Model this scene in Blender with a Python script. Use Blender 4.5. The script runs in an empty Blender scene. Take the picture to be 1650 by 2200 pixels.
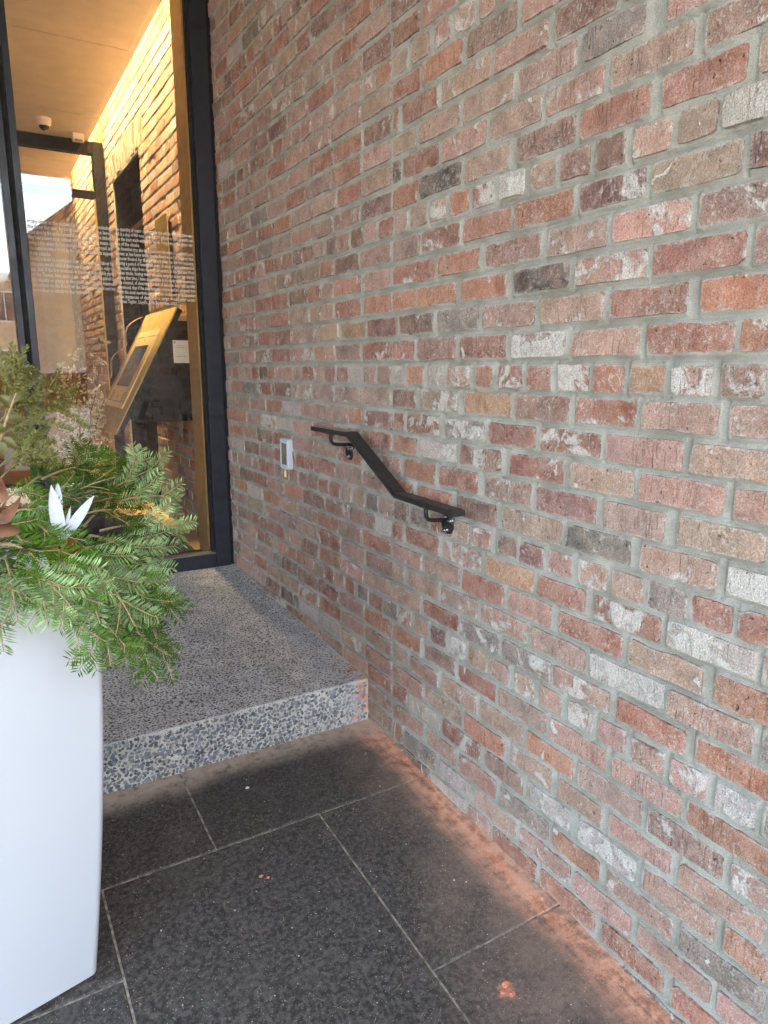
import bpy, math, random
import numpy as np
from mathutils import Matrix, Vector
random.seed(7); rng = np.random.default_rng(7)
R = math.radians
scn = bpy.context.scene
COL = scn.collection

# ------------------------------------------------------------------ camera
F_PX, CX, CY = 1490.0, 825.0, 1100.0
TH = math.atan(309 / F_PX); YAW = math.atan(895 / math.hypot(F_PX, 309))
CAM = np.array([-1.2, 0.0, 1.318])
FW = np.array([math.sin(YAW) * math.cos(TH), math.cos(YAW) * math.cos(TH), -math.sin(TH)])
RT = np.array([math.cos(YAW), -math.sin(YAW), 0.0])
UP = np.cross(RT, FW)
cd = bpy.data.cameras.new('camera'); cam = bpy.data.objects.new('camera', cd); COL.objects.link(cam)
cd.sensor_fit = 'VERTICAL'; cd.sensor_height = 36.0; cd.sensor_width = 27.0
cd.lens = F_PX / 2200 * 36.0
cd.clip_start = 0.05; cd.clip_end = 600
m = Matrix(((RT[0], UP[0], -FW[0], CAM[0]), (RT[1], UP[1], -FW[1], CAM[1]), (RT[2], UP[2], -FW[2], CAM[2]), (0, 0, 0, 1)))
cam.matrix_world = m
scn.camera = cam

# ------------------------------------------------------------------ world, sun, exposure
SUN_EL, SUN_AZ = 50.0, 106.0     # azimuth: clockwise from +Y; the sun stands beyond the wall, over the street on the right
w = bpy.data.worlds.new('World'); scn.world = w; w.use_nodes = True
nt = w.node_tree; nt.nodes.clear()
sky = nt.nodes.new('ShaderNodeTexSky'); sky.sky_type = 'NISHITA'; sky.sun_disc = False
sky.sun_elevation = R(SUN_EL); sky.sun_rotation = R(SUN_AZ)
sky.air_density = 1.0; sky.dust_density = 3.0; sky.ozone_density = 0.8
bg = nt.nodes.new('ShaderNodeBackground'); bg.inputs['Strength'].default_value = 0.15
wo = nt.nodes.new('ShaderNodeOutputWorld')
nt.links.new(sky.outputs[0], bg.inputs[0]); nt.links.new(bg.outputs[0], wo.inputs[0])
sd_ = bpy.data.lights.new('sun', 'SUN'); sd_.energy = 2.2; sd_.angle = R(0.6); sd_.color = (1, .95, .88)
sun = bpy.data.objects.new('sun', sd_); COL.objects.link(sun)
sdir = Vector((math.sin(R(SUN_AZ)) * math.cos(R(SUN_EL)), math.cos(R(SUN_AZ)) * math.cos(R(SUN_EL)), math.sin(R(SUN_EL))))
sun.rotation_euler = sdir.to_track_quat('Z', 'Y').to_euler()
scn.view_settings.view_transform = 'Standard'; scn.view_settings.look = 'None'
scn.view_settings.exposure = 4.22; scn.view_settings.gamma = 1.0
scn.view_settings.use_curve_mapping = False
scn.view_settings.use_white_balance = True; scn.view_settings.white_balance_temperature = 7700; scn.view_settings.white_balance_tint = 10
scn.render.engine = 'CYCLES'
scn.cycles.max_bounces = 10; scn.cycles.diffuse_bounces = 6; scn.cycles.glossy_bounces = 5
scn.cycles.transparent_max_bounces = 12

# ------------------------------------------------------------------ helpers
def lin(c):
    return tuple(((v / 255) / 12.92 if v / 255 <= .04045 else ((v / 255 + .055) / 1.055) ** 2.4) for v in c)
def col4(c): return (*lin(c), 1.0)
def empty(name, loc=(0, 0, 0), rz=0):
    o = bpy.data.objects.new(name, None); COL.objects.link(o); o.location = loc; o.rotation_euler = (0, 0, rz)
    o.empty_display_size = .1
    return o
def tag(o, label=None, cat=None, group=None, kind=None):
    if label: o['label'] = label
    if cat: o['category'] = cat
    if group: o['group'] = group
    if kind: o['kind'] = kind
    return o
def link(name, me, mat=None, parent=None):
    o = bpy.data.objects.new(name, me); COL.objects.link(o)
    if mat is not None and not me.materials: me.materials.append(mat)
    if parent: o.parent = parent; o.matrix_parent_inverse = Matrix.Identity(4)
    return o
def mesh_np(name, verts, loops, starts, smooth=False):
    me = bpy.data.meshes.new(name)
    verts = np.asarray(verts, np.float32); loops = np.asarray(loops, np.int32); starts = np.asarray(starts, np.int32)
    me.vertices.add(len(verts)); me.vertices.foreach_set('co', verts.ravel())
    me.loops.add(len(loops)); me.loops.foreach_set('vertex_index', loops)
    me.polygons.add(len(starts)); me.polygons.foreach_set('loop_start', starts)
    if smooth: me.polygons.foreach_set('use_smooth', np.ones(len(starts), bool))
    me.update(calc_edges=True); me.validate()
    return me
class MB:
    """collects boxes, prisms, tubes into ONE mesh"""
    def __init__(s): s.v = []; s.f = []
    def add(s, vs, fs):
        b = len(s.v); s.v += [tuple(map(float, q)) for q in vs]; s.f += [tuple(i + b for i in q) for q in fs]; return s
    def box(s, x0, x1, y0, y1, z0, z1, ch=0.0):
        if ch <= 0:
            return s.add([(x0, y0, z0), (x1, y0, z0), (x1, y1, z0), (x0, y1, z0), (x0, y0, z1), (x1, y0, z1), (x1, y1, z1), (x0, y1, z1)],
                         [(0, 3, 2, 1), (4, 5, 6, 7), (0, 1, 5, 4), (1, 2, 6, 5), (2, 3, 7, 6), (3, 0, 4, 7)])
        # bevelled box: 24 verts
        c = ch; lo = (x0, y0, z0); hi = (x1, y1, z1); vs = []; idx = {}
        for sx in (0, 1):
            for sy in (0, 1):
                for sz in (0, 1):
                    p = [(lo, hi)[sx][0], (lo, hi)[sy][1], (lo, hi)[sz][2]]
                    sg = [1 if sx == 0 else -1, 1 if sy == 0 else -1, 1 if sz == 0 else -1]
                    for ax in range(3):
                        q = list(p)
                        for a2 in range(3):
                            if a2 != ax: q[a2] += sg[a2] * c
                        idx[(sx, sy, sz, ax)] = len(vs); vs.append(q)
        fs = []
        for ax in range(3):
            o1, o2 = [(1, 2), (2, 0), (0, 1)][ax]
            for s_ in (0, 1):
                ks = []
                for a, b in ((0, 0), (1, 0), (1, 1), (0, 1)):
                    k = [0, 0, 0]; k[ax] = s_; k[o1] = a; k[o2] = b; ks.append(idx[(*k, ax)])
                fs.append(tuple(ks if s_ else ks[::-1]))
            for a in (0, 1):
                for b in (0, 1):
                    k0 = [0, 0, 0]; k1 = [0, 0, 0]; k0[ax] = 0; k1[ax] = 1
                    k0[o1] = k1[o1] = a; k0[o2] = k1[o2] = b
                    q = [idx[(*k0, o1)], idx[(*k1, o1)], idx[(*k1, o2)], idx[(*k0, o2)]]
                    fs.append(tuple(q))
        for k in [(a, b, d) for a in (0, 1) for b in (0, 1) for d in (0, 1)]:
            fs.append(tuple(idx[(*k, ax)] for ax in range(3)))
        return s.add(vs, fs)
    def prism(s, poly, axis, a, b):
        """poly: 2D points in the two other axes (order xyz), extruded along axis from a to b"""
        n = len(poly); vs = []
        for t in (a, b):
            for p in poly:
                q = list(p); q.insert(axis, t); vs.append(q)
        fs = [tuple(range(n))[::-1], tuple(range(n, 2 * n))] + [(i, (i + 1) % n, n + (i + 1) % n, n + i) for i in range(n)]
        return s.add(vs, fs)
    def tube(s, pts, r, n=8, cap=True):
        pts = [np.array(p, float) for p in pts]; rs = r if hasattr(r, '__len__') else [r] * len(pts)
        b = len(s.v); ref = np.array([.31, .17, .93])
        for i, p in enumerate(pts):
            d = pts[min(i + 1, len(pts) - 1)] - pts[max(i - 1, 0)]; d /= np.linalg.norm(d) + 1e-9
            u = np.cross(d, ref); u /= np.linalg.norm(u) + 1e-9; v = np.cross(d, u)
            for k in range(n):
                a = 2 * math.pi * k / n; s.v.append(tuple(p + rs[i] * (math.cos(a) * u + math.sin(a) * v)))
        for i in range(len(pts) - 1):
            for k in range(n):
                k2 = (k + 1) % n
                s.f.append((b + i * n + k, b + i * n + k2, b + (i + 1) * n + k2, b + (i + 1) * n + k))
        if cap:
            s.f.append(tuple(b + k for k in range(n))[::-1]); e = b + (len(pts) - 1) * n
            s.f.append(tuple(e + k for k in range(n)))
        return s
    def lathe(s, prof, c, axis=2, n=20):
        """prof: (radius, height) pairs"""
        b = len(s.v)
        for r, h in prof:
            for k in range(n):
                a = 2 * math.pi * k / n; q = [r * math.cos(a), r * math.sin(a)]; q.insert(axis, h)
                s.v.append(tuple(q[i] + c[i] for i in range(3)))
        for i in range(len(prof) - 1):
            for k in range(n):
                k2 = (k + 1) % n
                s.f.append((b + i * n + k, b + i * n + k2, b + (i + 1) * n + k2, b + (i + 1) * n + k))
        s.f.append(tuple(b + k for k in range(n))[::-1]); e = b + (len(prof) - 1) * n
        s.f.append(tuple(e + k for k in range(n)))
        return s
    def build(s, name, mat, parent=None, smooth=False):
        import bmesh
        me = bpy.data.meshes.new(name); me.from_pydata(s.v, [], s.f)
        bm = bmesh.new(); bm.from_mesh(me); bmesh.ops.recalc_face_normals(bm, faces=bm.faces); bm.to_mesh(me); bm.free()
        if smooth:
            me.polygons.foreach_set('use_smooth', np.ones(len(me.polygons), bool))
        me.update()
        return link(name, me, mat, parent)
def part(name, mat, parent, *boxes, ch=0.0):
    b = MB()
    for q in boxes: b.box(*q, ch=ch)
    return b.build(name, mat, parent)

# ------------------------------------------------------------------ materials
class NT:
    def __init__(s, name):
        s.m = bpy.data.materials.new(name); s.m.use_nodes = True; s.t = s.m.node_tree; s.n = s.t.nodes
        s.bs = s.n['Principled BSDF']; s.out = s.n['Material Output']
    def node(s, typ, **kw):
        nd = s.n.new(typ)
        for k, v in kw.items():
            if k in nd.inputs: s.set(nd.inputs[k], v)
            else: setattr(nd, k, v)
        return nd
    def set(s, inp, v):
        if hasattr(v, 'is_output') or isinstance(v, bpy.types.NodeSocket): s.t.links.new(v, inp)
        else: inp.default_value = v
    def pos(s): return s.node('ShaderNodeNewGeometry').outputs['Position']
    def noise(s, vec, scale, detail=4, rough=.55, dist=0):
        nd = s.n.new('ShaderNodeTexNoise'); s.set(nd.inputs['Vector'], vec); nd.inputs['Scale'].default_value = scale
        nd.inputs['Detail'].default_value = detail; nd.inputs['Roughness'].default_value = rough; nd.inputs['Distortion'].default_value = dist
        return nd.outputs['Fac']
    def math(s, op, a, b=0.0, clamp=False):
        nd = s.n.new('ShaderNodeMath'); nd.operation = op; nd.use_clamp = clamp
        s.set(nd.inputs[0], a); s.set(nd.inputs[1], b); return nd.outputs[0]
    def vmath(s, op, a, b):
        nd = s.n.new('ShaderNodeVectorMath'); nd.operation = op
        s.set(nd.inputs[0], a); s.set(nd.inputs[1], b); return nd.outputs[0]
    def ramp(s, v, lo, hi, a=0.0, b=1.0):
        nd = s.n.new('ShaderNodeMapRange'); nd.clamp = True; nd.interpolation_type = 'SMOOTHSTEP'
        s.set(nd.inputs[0], v); s.set(nd.inputs[1], lo); s.set(nd.inputs[2], hi); s.set(nd.inputs[3], a); s.set(nd.inputs[4], b)
        return nd.outputs[0]
    def mix(s, fac, a, b, mode='MIX'):
        nd = s.n.new('ShaderNodeMix'); nd.data_type = 'RGBA'; nd.blend_type = mode
        s.set(nd.inputs[0], fac); s.set(nd.inputs[6], a); s.set(nd.inputs[7], b); return nd.outputs[2]
    def sep(s, v):
        nd = s.n.new('ShaderNodeSeparateXYZ'); s.set(nd.inputs[0], v); return nd.outputs
    def base(s, c): s.set(s.bs.inputs['Base Color'], c)
    def bump(s, h, strength=.4, dist=.003):
        nd = s.n.new('ShaderNodeBump'); nd.inputs['Strength'].default_value = strength; nd.inputs['Distance'].default_value = dist
        s.set(nd.inputs['Height'], h); s.t.links.new(nd.outputs[0], s.bs.inputs['Normal'])
    def p(s, **kw):
        for k, v in kw.items(): s.set(s.bs.inputs[k], v)
        return s.m
def plain(name, c, rough=.6, metal=0.0, var=.12, scale=40, bump=0.0, spec=.5):
    t = NT(name); P = t.pos()
    n = t.noise(P, scale, 5)
    t.base(t.mix(t.ramp(n, .3, .7), (*[v * (1 - var) for v in lin(c)], 1), (*[min(1, v * (1 + var)) for v in lin(c)], 1)))
    t.set(t.bs.inputs['Roughness'], t.ramp(t.noise(P, scale * .6, 3), .3, .7, max(.03, rough - .08), min(1, rough + .08)))
    t.bs.inputs['Metallic'].default_value = metal; t.bs.inputs['Specular IOR Level'].default_value = spec
    if bump: t.bump(n, bump, .002)
    return t.m

def brick_material(name, warm=False):
    t = NT(name); P = t.pos()
    a = t.node('ShaderNodeAttribute', attribute_name='bcol'); par = t.node('ShaderNodeAttribute', attribute_name='bpar')
    px, py, pz = t.sep(par.outputs['Vector'])[:3]     # white amount, edge, seed
    sv = t.node('ShaderNodeCombineXYZ'); t.set(sv.inputs[0], pz); t.set(sv.inputs[1], t.math('MULTIPLY', pz, 1.7)); t.set(sv.inputs[2], t.math('MULTIPLY', pz, -2.3))
    Q = t.vmath('ADD', P, sv.outputs[0])
    base = a.outputs['Color']
    n1 = t.noise(Q, 16, 6, .6, .4)
    n2 = t.noise(Q, 55, 5, .65)
    c = t.mix(t.ramp(n1, .34, .68), t.mix(1.0, base, (.74, .70, .68, 1), 'MULTIPLY'), t.mix(.34, base, (*lin((200, 158, 136)), 1)))
    # vertical drag marks of the old extruded bricks
    st = t.noise(t.vmath('MULTIPLY', Q, (1, 1, .11)), 170, 3, .6)
    stm = t.math('MULTIPLY', t.ramp(st, .5, .72), t.ramp(t.noise(Q, 7, 2), .42, .62))
    c = t.mix(t.math('MULTIPLY', stm, .40), c, t.mix(1.0, c, (.55, .52, .5, 1), 'MULTIPLY'))
    # soot smudges
    c = t.mix(t.math('MULTIPLY', t.ramp(t.noise(Q, 11, 4, .6), .58, .74), .35), c, (*lin((86, 76, 72)), 1))
    # lime: patches by amount, haze near the edges, fine salt everywhere
    thr = t.math('SUBTRACT', .715, t.math('MULTIPLY', px, .46))
    pn = t.math('ADD', t.noise(Q, 13, 7, .62, .6), t.math('MULTIPLY', t.math('SUBTRACT', n2, .5), .25))
    m1 = t.math('MULTIPLY', t.ramp(pn, thr, t.math('ADD', thr, .11)), t.ramp(n2, .25, .55, .55, 1.0))
    hz = t.math('MULTIPLY', t.math('MULTIPLY', py, py), t.ramp(t.noise(Q, 38, 5, .7), .42, .66))
    salt = t.math('MULTIPLY', t.ramp(t.noise(Q, 110, 5, .75), .50, .66), t.ramp(t.noise(Q, 9, 4, .6), .34, .66))
    spl = t.ramp(t.noise(t.vmath('MULTIPLY', Q, (1, 1, .7)), 23, 3, .5, .8), .69, .72)
    m1 = t.math('MAXIMUM', m1, spl)
    lm = t.math('MAXIMUM', t.math('MULTIPLY', m1, .92), t.math('MAXIMUM', t.math('MULTIPLY', hz, .85), t.math('MULTIPLY', salt, .70)))
    c = t.mix(lm, c, (*lin((212, 207, 199)), 1))
    c = t.mix(t.ramp(t.noise(Q, 26, 6, .7), .3, .7, .03, .26), c, (*lin((202, 190, 180)), 1))
    gr = t.noise(Q, 330, 3, .7)
    c = t.mix(1.0, c, t.mix(t.ramp(gr, .34, .66), (.70, .68, .66, 1), (1.22, 1.22, 1.22, 1)), 'MULTIPLY')
    # pits
    pit = t.ramp(t.noise(Q, 80, 2, .5), .70, .78)
    c = t.mix(t.math('MULTIPLY', pit, .7), c, t.mix(1.0, c, (.35, .32, .3, 1), 'MULTIPLY'))
    t.base(c)
    h = t.math('ADD', t.math('MULTIPLY', n2, .6), t.math('MULTIPLY', t.noise(Q, 260, 4, .7), .35))
    h = t.math('ADD', h, t.math('MULTIPLY', n1, .9)); h = t.math('SUBTRACT', h, t.math('MULTIPLY', pit, .8))
    h = t.math('ADD', h, t.math('MULTIPLY', m1, .25)); h = t.math('SUBTRACT', h, t.math('MULTIPLY', stm, .25))
    t.bump(h, 1.0, .010)
    return t.p(Roughness=.92, **{'Specular IOR Level': .15})

M = {}
M['brick'] = brick_material('old_brick')
def mortar_material():
    t = NT('mortar'); P = t.pos()
    n = t.noise(P, 9, 5); g = t.noise(P, 420, 3, .7); b = t.noise(P, 60, 5, .6)
    c = t.mix(t.ramp(n, .32, .68), col4((164, 160, 147)), col4((194, 191, 180)))
    c = t.mix(t.math('MULTIPLY', t.ramp(g, .48, .66), .42), c, col4((120, 116, 106)))
    c = t.mix(t.math('MULTIPLY', t.ramp(b, .58, .75), .4), c, col4((196, 196, 190)))
    t.base(c)
    t.bump(t.math('ADD', t.math('MULTIPLY', g, .7), b), 1.0, .006)
    return t.p(Roughness=.95, **{'Specular IOR Level': .1})
M['mortar'] = mortar_material()
def paver_material():
    t = NT('dark_paver'); P = t.pos(); x, y, z = t.sep(P)[:3]
    oi = t.node('ShaderNodeObjectInfo').outputs['Random']
    n1 = t.noise(P, 5, 6, .6); n2 = t.noise(P, 85, 6, .72); n3 = t.noise(P, 210, 3, .6)
    c = t.mix(t.ramp(n2, .38, .64), col4((48, 45, 41)), col4((97, 91, 84)))
    c = t.mix(t.math('MULTIPLY', t.ramp(n1, .5, .75), .35), c, col4((92, 87, 80)))
    c = t.mix(t.math('MULTIPLY', oi, .25), c, col4((58, 56, 54)))
    # white grit specks
    vo = t.node('ShaderNodeTexVoronoi', Scale=190.0); t.set(vo.inputs['Vector'], P)
    sp = t.math('MULTIPLY', t.ramp(vo.outputs['Distance'], .12, .24, 1, 0), t.ramp(t.noise(P, 120, 2), .50, .58))
    c = t.mix(t.math('MULTIPLY', sp, .8), c, col4((190, 182, 168)))
    # fine pale dust film, stronger near the joints by the step and the wall
    film = t.math('MULTIPLY', t.ramp(t.noise(P, 7, 5, .65, .5), .54, .8), .22)
    c = t.mix(film, c, col4((132, 124, 114)))
    # brick dust: swept along the wall foot, in streaks that run with the wall
    wob = t.math('MULTIPLY', t.math('SUBTRACT', t.noise(P, 3.0, 5, .62), .5), .26)
    xx = t.math('ADD', x, wob); near = t.ramp(y, .75, 1.6, 1.0, 0.0); powd = t.ramp(t.noise(P, 240, 4, .75), .30, .62)
    film2 = t.math('MULTIPLY', t.ramp(xx, t.math('SUBTRACT', -.30, t.math('MULTIPLY', near, .34)), -.04), t.ramp(t.noise(P, 11, 6, .62), .12, .62))
    c = t.mix(t.math('MULTIPLY', t.math('MULTIPLY', film2, .62), t.math('ADD', t.math('MULTIPLY', powd, .5), .5)), c, col4((172, 142, 122)))
    st1 = t.noise(t.vmath('MULTIPLY', P, (48, 1.3, 1)), 1.0, 6, .7); st2 = t.noise(P, 26, 6, .7)
    tm = t.math('MULTIPLY', t.ramp(t.math('ADD', x, t.math('MULTIPLY', wob, .5)), -.15, -.04), t.ramp(t.math('ADD', t.math('MULTIPLY', st1, .45), t.math('MULTIPLY', st2, .55)), .36, .55))
    tm = t.math('MULTIPLY', tm, t.math('ADD', t.math('MULTIPLY', powd, .35), .65))
    c = t.mix(t.math('MULTIPLY', tm, .96), c, t.mix(t.ramp(st2, .35, .65), col4((236, 150, 108)), col4((244, 182, 148))))
    lt = t.math('MULTIPLY', t.ramp(t.math('ADD', xx, 0.0), -.045, -.005), t.ramp(st2, .3, .6))
    c = t.mix(t.math('MULTIPLY', lt, .5), c, col4((214, 176, 152)))
    ex = t.math('SUBTRACT', x, -.288); ey = t.math('SUBTRACT', y, 1.0); dd = t.math('SQRT', t.math('ADD', t.math('MULTIPLY', ex, ex), t.math('MULTIPLY', ey, ey)))
    sm = t.ramp(t.math('ADD', dd, t.math('MULTIPLY', t.math('SUBTRACT', t.noise(P, 45, 5, .7), .5), .06)), .004, .030, 1.0, 0.0)
    c = t.mix(t.math('MULTIPLY', sm, .7), c, col4((222, 150, 118)))
    # pale swept sand in the corner with the step
    cor = t.math('MULTIPLY', t.ramp(t.math('ADD', y, t.math('MULTIPLY', wob, .5)), 2.0, 2.12), t.ramp(t.noise(P, 30, 6, .7), .22, .56))
    c = t.mix(t.math('MULTIPLY', cor, .8), c, col4((196, 172, 150)))
    t.base(c)
    t.bump(t.math('ADD', n2, t.math('MULTIPLY', n3, .5)), .35, .002)
    t.set(t.bs.inputs['Roughness'], t.ramp(n2, .3, .7, .62, .85))
    return t.p(**{'Specular IOR Level': .35})
M['paver'] = paver_material()
M['grout'] = plain('joint_sand', (150, 140, 124), .95, var=.5, scale=60, bump=.5, spec=.1)
def concrete_material():
    t = NT('aggregate_matrix'); P = t.pos(); x, y, z = t.sep(P)[:3]
    n = t.noise(P, 12, 6, .6); g = t.noise(P, 260, 4, .7)
    worn = t.ramp(t.node('ShaderNodeNewGeometry').outputs['Normal'], 0, 1) if False else None
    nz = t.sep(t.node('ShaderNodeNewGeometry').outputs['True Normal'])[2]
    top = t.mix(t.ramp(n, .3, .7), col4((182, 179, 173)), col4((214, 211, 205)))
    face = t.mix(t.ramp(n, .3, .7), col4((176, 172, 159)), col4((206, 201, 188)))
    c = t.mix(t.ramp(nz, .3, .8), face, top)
    # dark chips too small to build
    vo = t.node('ShaderNodeTexVoronoi', Scale=150.0); t.set(vo.inputs['Vector'], P)
    ch = t.math('MULTIPLY', t.ramp(vo.outputs['Distance'], .30, .42, 1, 0), t.ramp(t.noise(P, 170, 2), .46, .54))
    c = t.mix(t.math('MULTIPLY', ch, .75), c, col4((66, 68, 70)))
    c = t.mix(t.math('MULTIPLY', t.ramp(g, .58, .72), .4), c, col4((206, 204, 198)))
    wob = t.math('MULTIPLY', t.math('SUBTRACT', t.noise(P, 5, 4, .6), .5), .5)
    du = t.math('MULTIPLY', t.ramp(t.math('ADD', x, wob), -.26, -.02), t.ramp(y, 3.0, 2.2))
    c = t.mix(t.math('MULTIPLY', du, .55), c, col4((206, 196, 186)))
    sp = t.math('MULTIPLY', t.ramp(t.math('ADD', x, t.math('MULTIPLY', wob, .3)), -.11, -.02), t.ramp(y, 2.45, 2.18))
    c = t.mix(t.math('MULTIPLY', sp, t.ramp(t.noise(P, 24, 3), .44, .6)), c, col4((216, 146, 104)))
    t.base(c); t.bump(t.math('ADD', g, n), .5, .002)
    return t.p(Roughness=.88, **{'Specular IOR Level': .25})
M['concrete'] = concrete_material()
def pebble_material():
    t = NT('aggregate_stone'); P = t.pos()
    a = t.node('ShaderNodeAttribute', attribute_name='bcol').outputs['Color']
    n = t.noise(P, 160, 4, .6)
    c = t.mix(t.ramp(n, .3, .7), t.mix(1.0, a, (.75, .77, .8, 1), 'MULTIPLY'), a)
    x, y, z = t.sep(P)[:3]
    du = t.math('MULTIPLY', t.math('MULTIPLY', t.ramp(x, -.35, -.03), t.ramp(y, 3.0, 2.2)), t.ramp(t.noise(P, 20, 4), .35, .65))
    c = t.mix(t.math('MULTIPLY', du, .5), c, col4((188, 190, 190)))
    t.base(c)
    return t.p(Roughness=.62, **{'Specular IOR Level': .4})
M['pebble'] = pebble_material()
M['black_metal'] = plain('black_powder_coat', (28, 29, 32), .42, 0, .2, 60, .05)
M['frame'] = plain('dark_blue_black_aluminium', (34, 38, 46), .38, 0, .15, 30, .03)
M['gasket'] = plain('black_sealant', (10, 10, 11), .7, 0, .2, 60)
def rail_material():
    t = NT('dark_steel_rail'); P = t.pos(); x, y, z = t.sep(P)[:3]
    nz = t.sep(t.node('ShaderNodeNewGeometry').outputs['Normal'])[2]
    n = t.noise(P, 45, 6, .65); s = t.noise(t.vmath('MULTIPLY', P, (3, .6, 3)), 60, 4)
    c = t.mix(t.ramp(n, .3, .7), col4((33, 31, 30)), col4((50, 47, 45)))
    d = t.math('MULTIPLY', t.ramp(nz, .9, .99), t.ramp(t.math('ADD', y, t.math('MULTIPLY', t.math('SUBTRACT', n, .5), .12)), 2.13, 2.17))
    c = t.mix(t.math('MULTIPLY', d, .75), c, col4((168, 158, 148)))
    d2 = t.math('MULTIPLY', t.math('MULTIPLY', t.ramp(nz, .9, .99), t.ramp(n, .48, .7)), .35)
    c = t.mix(d2, c, col4((120, 112, 104)))
    t.base(c); t.set(t.bs.inputs['Roughness'], t.ramp(s, .3, .7, .38, .6)); t.bump(n, .12, .001)
    return t.m
M['rail'] = rail_material()
M['chrome'] = plain('zinc_bolt', (190, 192, 196), .22, 1.0, .1, 120)
M['brass'] = plain('brushed_brass', (210, 176, 116), .40, .45, .10, 25)
M['brass_dark'] = plain('dark_brass', (196, 164, 108), .42, .12, .12, 18)
M['device'] = plain('gold_anodised_panel', (250, 222, 160), .38, .08, .06, 30)
M['screen'] = plain('dark_screen', (44, 42, 30), .08, 0, .2, 20)
M['black_panel'] = plain('black_panel', (20, 21, 23), .30, 0, .25, 12)
M['white_plastic'] = plain('pale_grey_plastic', (192, 202, 210), .45, 0, .04, 60)
M['off_white'] = plain('white_plastic', (225, 222, 212), .45, 0, .04, 60)
M['grey_plastic'] = plain('grey_plastic', (118, 112, 104), .35, 0, .08, 60)
M['planter'] = plain('white_glazed_fibreglass', (192, 198, 201), .35, 0, .006, 3)
M['soil'] = plain('dark_soil', (38, 30, 24), .95, 0, .4, 120, .8)
M['plaster'] = plain('beige_plaster', (226, 218, 200), .85, 0, .05, 8)
M['soffit'] = plain('soffit_board', (84, 80, 76), .8, 0, .05, 8)
M['joint_dark'] = plain('panel_joint', (120, 112, 98), .9)
M['int_floor'] = plain('tan_interior_floor', (188, 152, 104), .45, 0, .10, 7)
M['mat'] = plain('brown_entrance_mat', (62, 50, 42), .95, 0, .35, 240, .8)
M['dark_wood'] = plain('dark_stained_panel', (24, 22, 22), .6, 0, .3, 20, spec=.15)
M['tan_wood'] = plain('tan_wood', (168, 130, 82), .6, 0, .14, 14)
M['asphalt'] = plain('asphalt', (66, 66, 68), .9, 0, .25, 90, .4)
M['kerb'] = plain('kerb_concrete', (140, 137, 131), .9, 0, .15, 40, .3)
M['stone'] = plain('buff_stone', (186, 170, 140), .85, 0, .14, 3)
M['house_brick'] = plain('brown_facade_brick', (150, 104, 84), .9, 0, .2, 12)
M['slate'] = plain('slate_roof', (72, 74, 80), .8, 0, .2, 8)
M['white_paint'] = plain('white_paint', (222, 222, 218), .5, 0, .04, 10)
M['win_glass'] = plain('window_glass', (56, 66, 76), .08, 0, .2, 2)
M['car_paint'] = plain('white_car_paint', (214, 222, 230), .12, 0, .02, 4)
M['car_glass'] = plain('car_window', (24, 30, 36), .05, 0, .1, 4)
M['tyre'] = plain('tyre_rubber', (26, 26, 26), .85)
M['vinyl'] = plain('pale_vinyl_lettering', (206, 202, 192), .7, 0, .03, 60)
M['dry'] = plain('dried_leaf', (240, 222, 184), .8, 0, .2, 60)
M['dry_stem'] = plain('dried_stem', (112, 88, 62), .8, 0, .2, 60)
M['red'] = plain('red_cellophane', (150, 34, 22), .25, 0, .35, 40)
M['white_leaf'] = plain('white_painted_leaf', (200, 208, 214), .6, 0, .05, 50, .3)
M['twig'] = plain('fir_twig', (160, 138, 98), .8, 0, .25, 180)
M['spruce_twig'] = plain('spruce_twig', (118, 112, 70), .8, 0, .25, 180)
M['pink'] = plain('pink_paper_strip', (214, 166, 146), .8, 0, .1, 60)
def needle_material(name, top, back):
    t = NT(name); P = t.pos(); g = t.node('ShaderNodeNewGeometry')
    n = t.noise(P, 24, 4); a = t.node('ShaderNodeAttribute', attribute_name='bcol').outputs['Color']
    c = t.mix(t.ramp(n, .3, .7), t.mix(1.0, col4(top), (.72, .72, .7, 1), 'MULTIPLY'), col4(top))
    c = t.mix(g.outputs['Backfacing'], c, col4(back))
    c = t.mix(1.0, c, a, 'MULTIPLY')
    t.base(c)
    tr = t.node('ShaderNodeBsdfTranslucent'); t.set(tr.inputs[0], c)
    ms = t.node('ShaderNodeMixShader'); ms.inputs[0].default_value = .10
    t.t.links.new(t.bs.outputs[0], ms.inputs[1]); t.t.links.new(tr.outputs[0], ms.inputs[2]); t.t.links.new(ms.outputs[0], t.out.inputs[0])
    return t.p(Roughness=.42, **{'Specular IOR Level': .4})
M['fir'] = needle_material('fir_needle', (86, 130, 34), (138, 172, 110))
M['spruce'] = needle_material('spruce_needle', (124, 126, 62), (150, 150, 96))
def magnolia_material():
    t = NT('magnolia_leaf'); g = t.node('ShaderNodeNewGeometry'); P = t.pos(); n = t.noise(P, 30, 4)
    up = t.mix(t.ramp(n, .3, .7), col4((72, 74, 32)), col4((112, 106, 54)))
    bk = t.mix(t.ramp(n, .3, .7), col4((92, 54, 38)), col4((134, 92, 64)))
    t.base(t.mix(g.outputs['Backfacing'], up, bk))
    return t.p(Roughness=.45)
M['magnolia'] = magnolia_material()
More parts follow.
